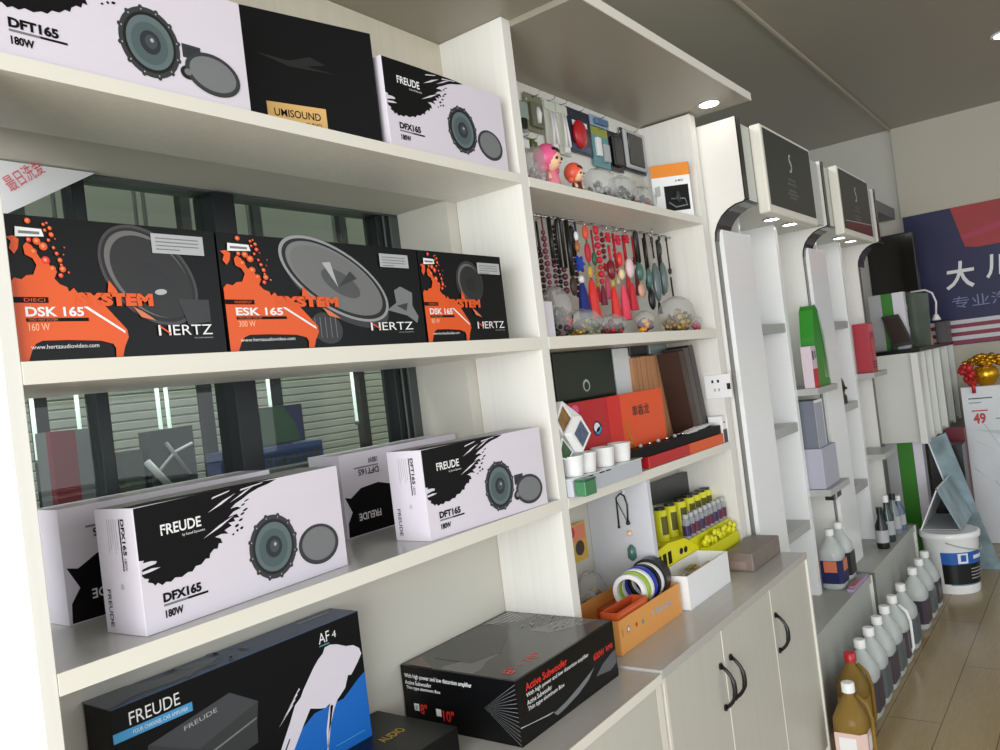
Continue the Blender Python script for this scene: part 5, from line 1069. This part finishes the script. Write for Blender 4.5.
# ---------------------------------------------------------------- wall cabinet at the far end
t = thing('wall_cabinet', 'white raised cabinet with vertical front fins at the end of the room', 'cabinet', (5.6, 1.0, .30))
m = MB(); m.box(5.0, 6.26, .86, 1.186, .846, 1.345, mat('cabinet_white', (226, 228, 222), .35)); m.build('cabinet_body', t, .002)
m = MB(); m.box(4.998, 6.26, .823, 1.186, 1.3455, 1.368, BLACKG); m.build('top_slab', t, .002)
for i, px in enumerate((922.5, 931, 938, 946, 954, 960)):
    x = at(px, 400, y=.823).x; x = min(x, 6.24); wd = .05 if i else .03
    m = MB(); m.box(max(x-wd/2, 4.999), x+wd/2, .823, .8595, .846, 1.345, mat('cabinet_white', (226, 228, 222), .35)); m.build('front_fin', t, .002)
m = MB(); m.box(5.0, 6.26, .84, .8595, .846, .862, EDGE); m.build('bottom_rail', t)
t = thing('striped_stand', 'white and green striped stand under the raised cabinet', 'stand', (5.1, .99, FLOOR))
for y0, y1, mt, nm in ((1.012, 1.075, LGREY, 'white_panel'), (.932, 1.010, mat('stand_green', (48, 128, 20), .45), 'green_panel'), (.882, .930, mat('stand_white', (226, 222, 232), .4), 'white_panel')):
    m = MB(); m.box(5.06, 5.14, y0, y1, F0, .845, mt); m.build(nm, t)
m = MB(); m.box(5.16, 5.3, .70, .87, F0, .80, BLACKP); m.build('dark_speaker', label='dark cabinet standing on the floor between the striped stand and the marble box', cat='cabinet')
m = MB(); m.box(5.5, 5.56, .725, .82, F0, .86, MAROON); m.build('maroon_board', label='maroon board standing behind the leaning picture board', cat='board')
# things on the black slab
t = thing('striped_carton', 'white and green striped carton standing on the black slab', 'carton', (5.25, 1.0, 1.3685))
for y0, y1, mt, nm in ((1.035, 1.105, LGREY, 'white_side'), (.975, 1.034, mat('stand_green', (48, 128, 20), .45), 'green_band'), (.912, .974, mat('stand_white', (226, 222, 232), .4), 'white_side')):
    m = MB(); m.box(5.24, 5.30, y0, y1, 1.3685, 1.70, mt); m.build(nm, t)
t = thing('tablet_stand', 'dark tilted tablet on the black slab in front of the striped carton', 'tablet', (5.15, .95, 1.3685))
T = XF((5.14, .93, 1.372), R(0)) @ Matrix.Rotation(R(22), 4, 'X')
q = [at(881, 317, x=5.15), at(898, 314, x=5.15), at(914, 344, x=5.15), at(893, 348, x=5.15)]
m = MB(); m.prism([(p.y, max(p.z, 1.369)) for p in q], 'x', 5.15, 5.165, BLACKP); m.build('casing', t)
c = sum((p for p in q), Vector())/4; m = MB(); m.add([(5.1485, c.y+(p.y-c.y)*.8, c.z+(max(p.z, 1.372)-c.z)*.8) for p in q], [(0, 1, 2, 3)], mat('dark_screen_brown', (52, 40, 36), .2)); m.build('screen', t)
m = MB(); m.prism([(.985, 1.3688), (1.0, 1.3688), (.99, 1.50), (.985, 1.50)], 'x', 5.166, 5.2, BLACKP); m.build('prop', t)
q = [at(905, 292, x=5.4), at(928, 293, x=5.4), at(931, 346, x=5.4), at(913, 350, x=5.4)]
m = MB(); m.prism([(p.y, max(p.z, 1.3686)) for p in q], 'x', 5.4, 5.42, mat('grey_green_panel', (88, 100, 84), .2, grain=.4, gscale=(8, 8, 8)))
m.build('acrylic_panel', label='grey-green glossy panel standing on the black slab right of the tablet', cat='panel')
t = thing('desk_lamp', 'white curved desk lamp on the black slab', 'lamp', (5.62, .83, 1.3685))
ps = [at(x, y, x=5.6) for x, y in ((911, 292), (925, 290), (932, 293), (936, 302), (936, 316))]
m = MB(); m.tube([Vector((5.6, .97, 1.369)), Vector((5.6, .97, 1.6))]+ps, .006, INK); m.build('arm', t)
m = MB(); m.lathe([(.012, .02), (.026, -.012), (.02, -.016)], INK, ps[-1]+Vector((0, 0, -.01)), 14); m.build('lamp_shade', t)
m = MB(); m.lathe([(.04, 1.3685), (.04, 1.377)], INK, (5.6, .97, 0), 18); m.build('base', t)
a = at(934, 322, x=5.7); b = at(948, 342, x=5.7)
m = MB(); m.box(5.7, 5.9, b.y, a.y, 1.3686, a.z, mat('dark_brown_case', (48, 40, 42), .35)); m.build('dark_box', bev=.004, label='dark box at the far right end of the black slab', cat='box')
p = at(933, 338, x=5.5); m = MB(); m.lathe([(.012, 0), (.016, .03), (.008, .06), (.012, .075), (.004, .09)], mat('bronze_figure', (150, 120, 90), .4), (5.5, p.y+.012, 1.3686), 12); m.build('small_figure', label='tiny bronze-coloured figure on the black slab before the dark box', cat='figure')
# monitor on the end wall, ceiling duct board, marble box, gold ornament
t = thing('wall_monitor', 'large black glossy screen hanging in the far corner beside the navy banner', 'screen', (5.8, 1.03, 1.52))
m = MB(); m.box(5.78, 5.83, .905, 1.186, 1.50, 2.10, BLACKP); m.build('casing', t, .004)
fr = Fr((5.78, 1.18, 1.51), (0, -1, 0), (0, 0, 1)); m = MB(); m.rect(fr, .006, .03, .266, .58, mat('screen_black', (16, 14, 12), .08, spec=.7), .001); m.build('screen', t)
m = MB(); m.box(4.6, 6.27, 1.08, 1.188, 2.255, 2.33, mat('duct_grey', (120, 116, 122), .5)); m.build('trim_2', kind='structure')
xb0 = 5.62
t = thing('marble_cabinet', 'pale marble-patterned cabinet with red characters at the right edge', 'cabinet', (5.9, .3, F0))
m = MB(); m.box(xb0, 6.2, -.2, .732, F0, 1.088, MARB); m.build('cabinet_body', t, .004)
fr = Fr((xb0, .732, F0), (0, -1, 0), (0, 0, 1)); H_ = 1.088-F0
m = MB(); m.rect(fr, .035, H_-.075, .16, H_-.068, DKGREY); m.rect(fr, .035, H_-.10, .10, H_-.094, TEAL)
m.rect(fr, .045, H_-.15, .13, H_-.142, RED); m.text(fr, '49', .05, H_-.225, .115, H_-.16, RED, .0008, .04); m.rect(fr, .165, H_-.20, .19, H_-.195, DKGREY)
m.poly(fr, [(.03, H_-.255), (.2, H_-.30), (.2, H_-.27), (.10, H_-.262)], mat('pale_teal_line', (190, 206, 206), .4))
for a, b, c_, d_ in ((.05, .62, .14, .56), (.10, .72, .2, .52), (.02, .46, .12, .36), (.12, .38, .2, .25)): m.poly(fr, [(a, b), (a+.006, b), (c_, d_)], LGREY, .0006)
m.disc(fr, .2, .35, .03, .035, LBLUE, .0006); m.build('front_print', t)
t = thing('gold_ornament', 'gold foil treasure pot with red ribbons on the marble cabinet', 'ornament', (5.72, .62, 1.0885))
m = MB(); m.lathe([(.035, 1.0885), (.05, 1.10), (.075, 1.14), (.07, 1.18), (.05, 1.2)], GOLD, (5.72, .60, 0), 20); m.build('pot', t)
m = MB(); rnd = random.Random(12)
for i in range(75):
    a = rnd.uniform(0, 2*pi); q_ = rnd.uniform(0, .12); m.ball((5.72+q_*cos(a)*.6, .59+q_*sin(a), 1.2+rnd.uniform(0, .07)*(1-q_*4)+.01), rnd.uniform(.012, .022), GOLD, 7, 5, (1, 1, .7), .2, i)
m.build('coin_heap', t, kind='stuff')
m = MB()
for i in range(14): m.ball((5.66+rnd.uniform(-.02, .02), .69+rnd.uniform(-.03, .035), 1.11+rnd.uniform(-.01, .1)), .022, RED, 7, 5, (.6, 1, 1), .25, i)
m.tube([(5.64, .68, 1.15), (5.61, .66, 1.10), (5.605, .66, 1.05)], .012, RED, 6); m.build('red_ribbon', t)

# banner on the end wall
t = thing('wall_banner', 'navy and red printed banner with white characters covering the end wall', 'banner', (6.27, .1, 1.33))
fr = Fr((6.272, 1.035, 1.335), (0, -1, 0), (0, 0, 1)); HB = .922
m = MB(); m.box(6.272, 6.279, -1.2, 1.035, 1.335, 1.335+HB, BANNB); m.build('sheet', t)
m = MB(); yv = lambda y: 1.035-y; zv = lambda z: z-1.335
m.poly(fr, [(yv(.743), HB-.001), (yv(.684), zv(1.985)), (yv(.62), zv(1.97)), (yv(.484), zv(1.972)), (2.2, zv(1.9)), (2.2, HB-.001)], BANNR, .0015)
m.poly(fr, [(yv(.70), zv(2.06)), (yv(.45), zv(2.12)), (yv(.2), zv(2.2)), (yv(.2), zv(2.16)), (yv(.45), zv(2.075)), (yv(.69), zv(2.03))], mat('banner_crimson', (176, 50, 76), .5), .002)
m.build('red_field', t)
m = MB()
for i in range(6): m.rect(fr, 0, .005+i*.027, 2.23, .032+i*.027, [mat('stripe_red', (140, 44, 66), .5), BANNW][i % 2], .0015)
m.build('stripes', t)
m = MB(); m.text(fr, '大', yv(.826), zv(1.71), yv(.655), zv(1.895), INK, .002, .02, .1); m.text(fr, '川', yv(.585), zv(1.75), yv(.44), zv(1.905), INK, .002, .02, .1)
m.text(fr, '专业汽车', yv(.80), zv(1.58), yv(.35), zv(1.66), mat('dim_characters', (128, 130, 178), .5), .002, 0); m.build('characters', t)
m = MB(); cl = at(1000, 35, z=2.88); m.lathe([(.05, 2.874), (.05, 2.8765)], LAMPM, (cl.x, cl.y-.02, 0), 20); m.lathe([(.052, 2.872), (.065, 2.873), (.065, 2.88), (.052, 2.88)], GLOSSW, (cl.x, cl.y-.02, 0), 20, cap=False)
m.build('ceiling_light', label='small round lit ceiling spot at the upper right edge of the photo', cat='lamp')
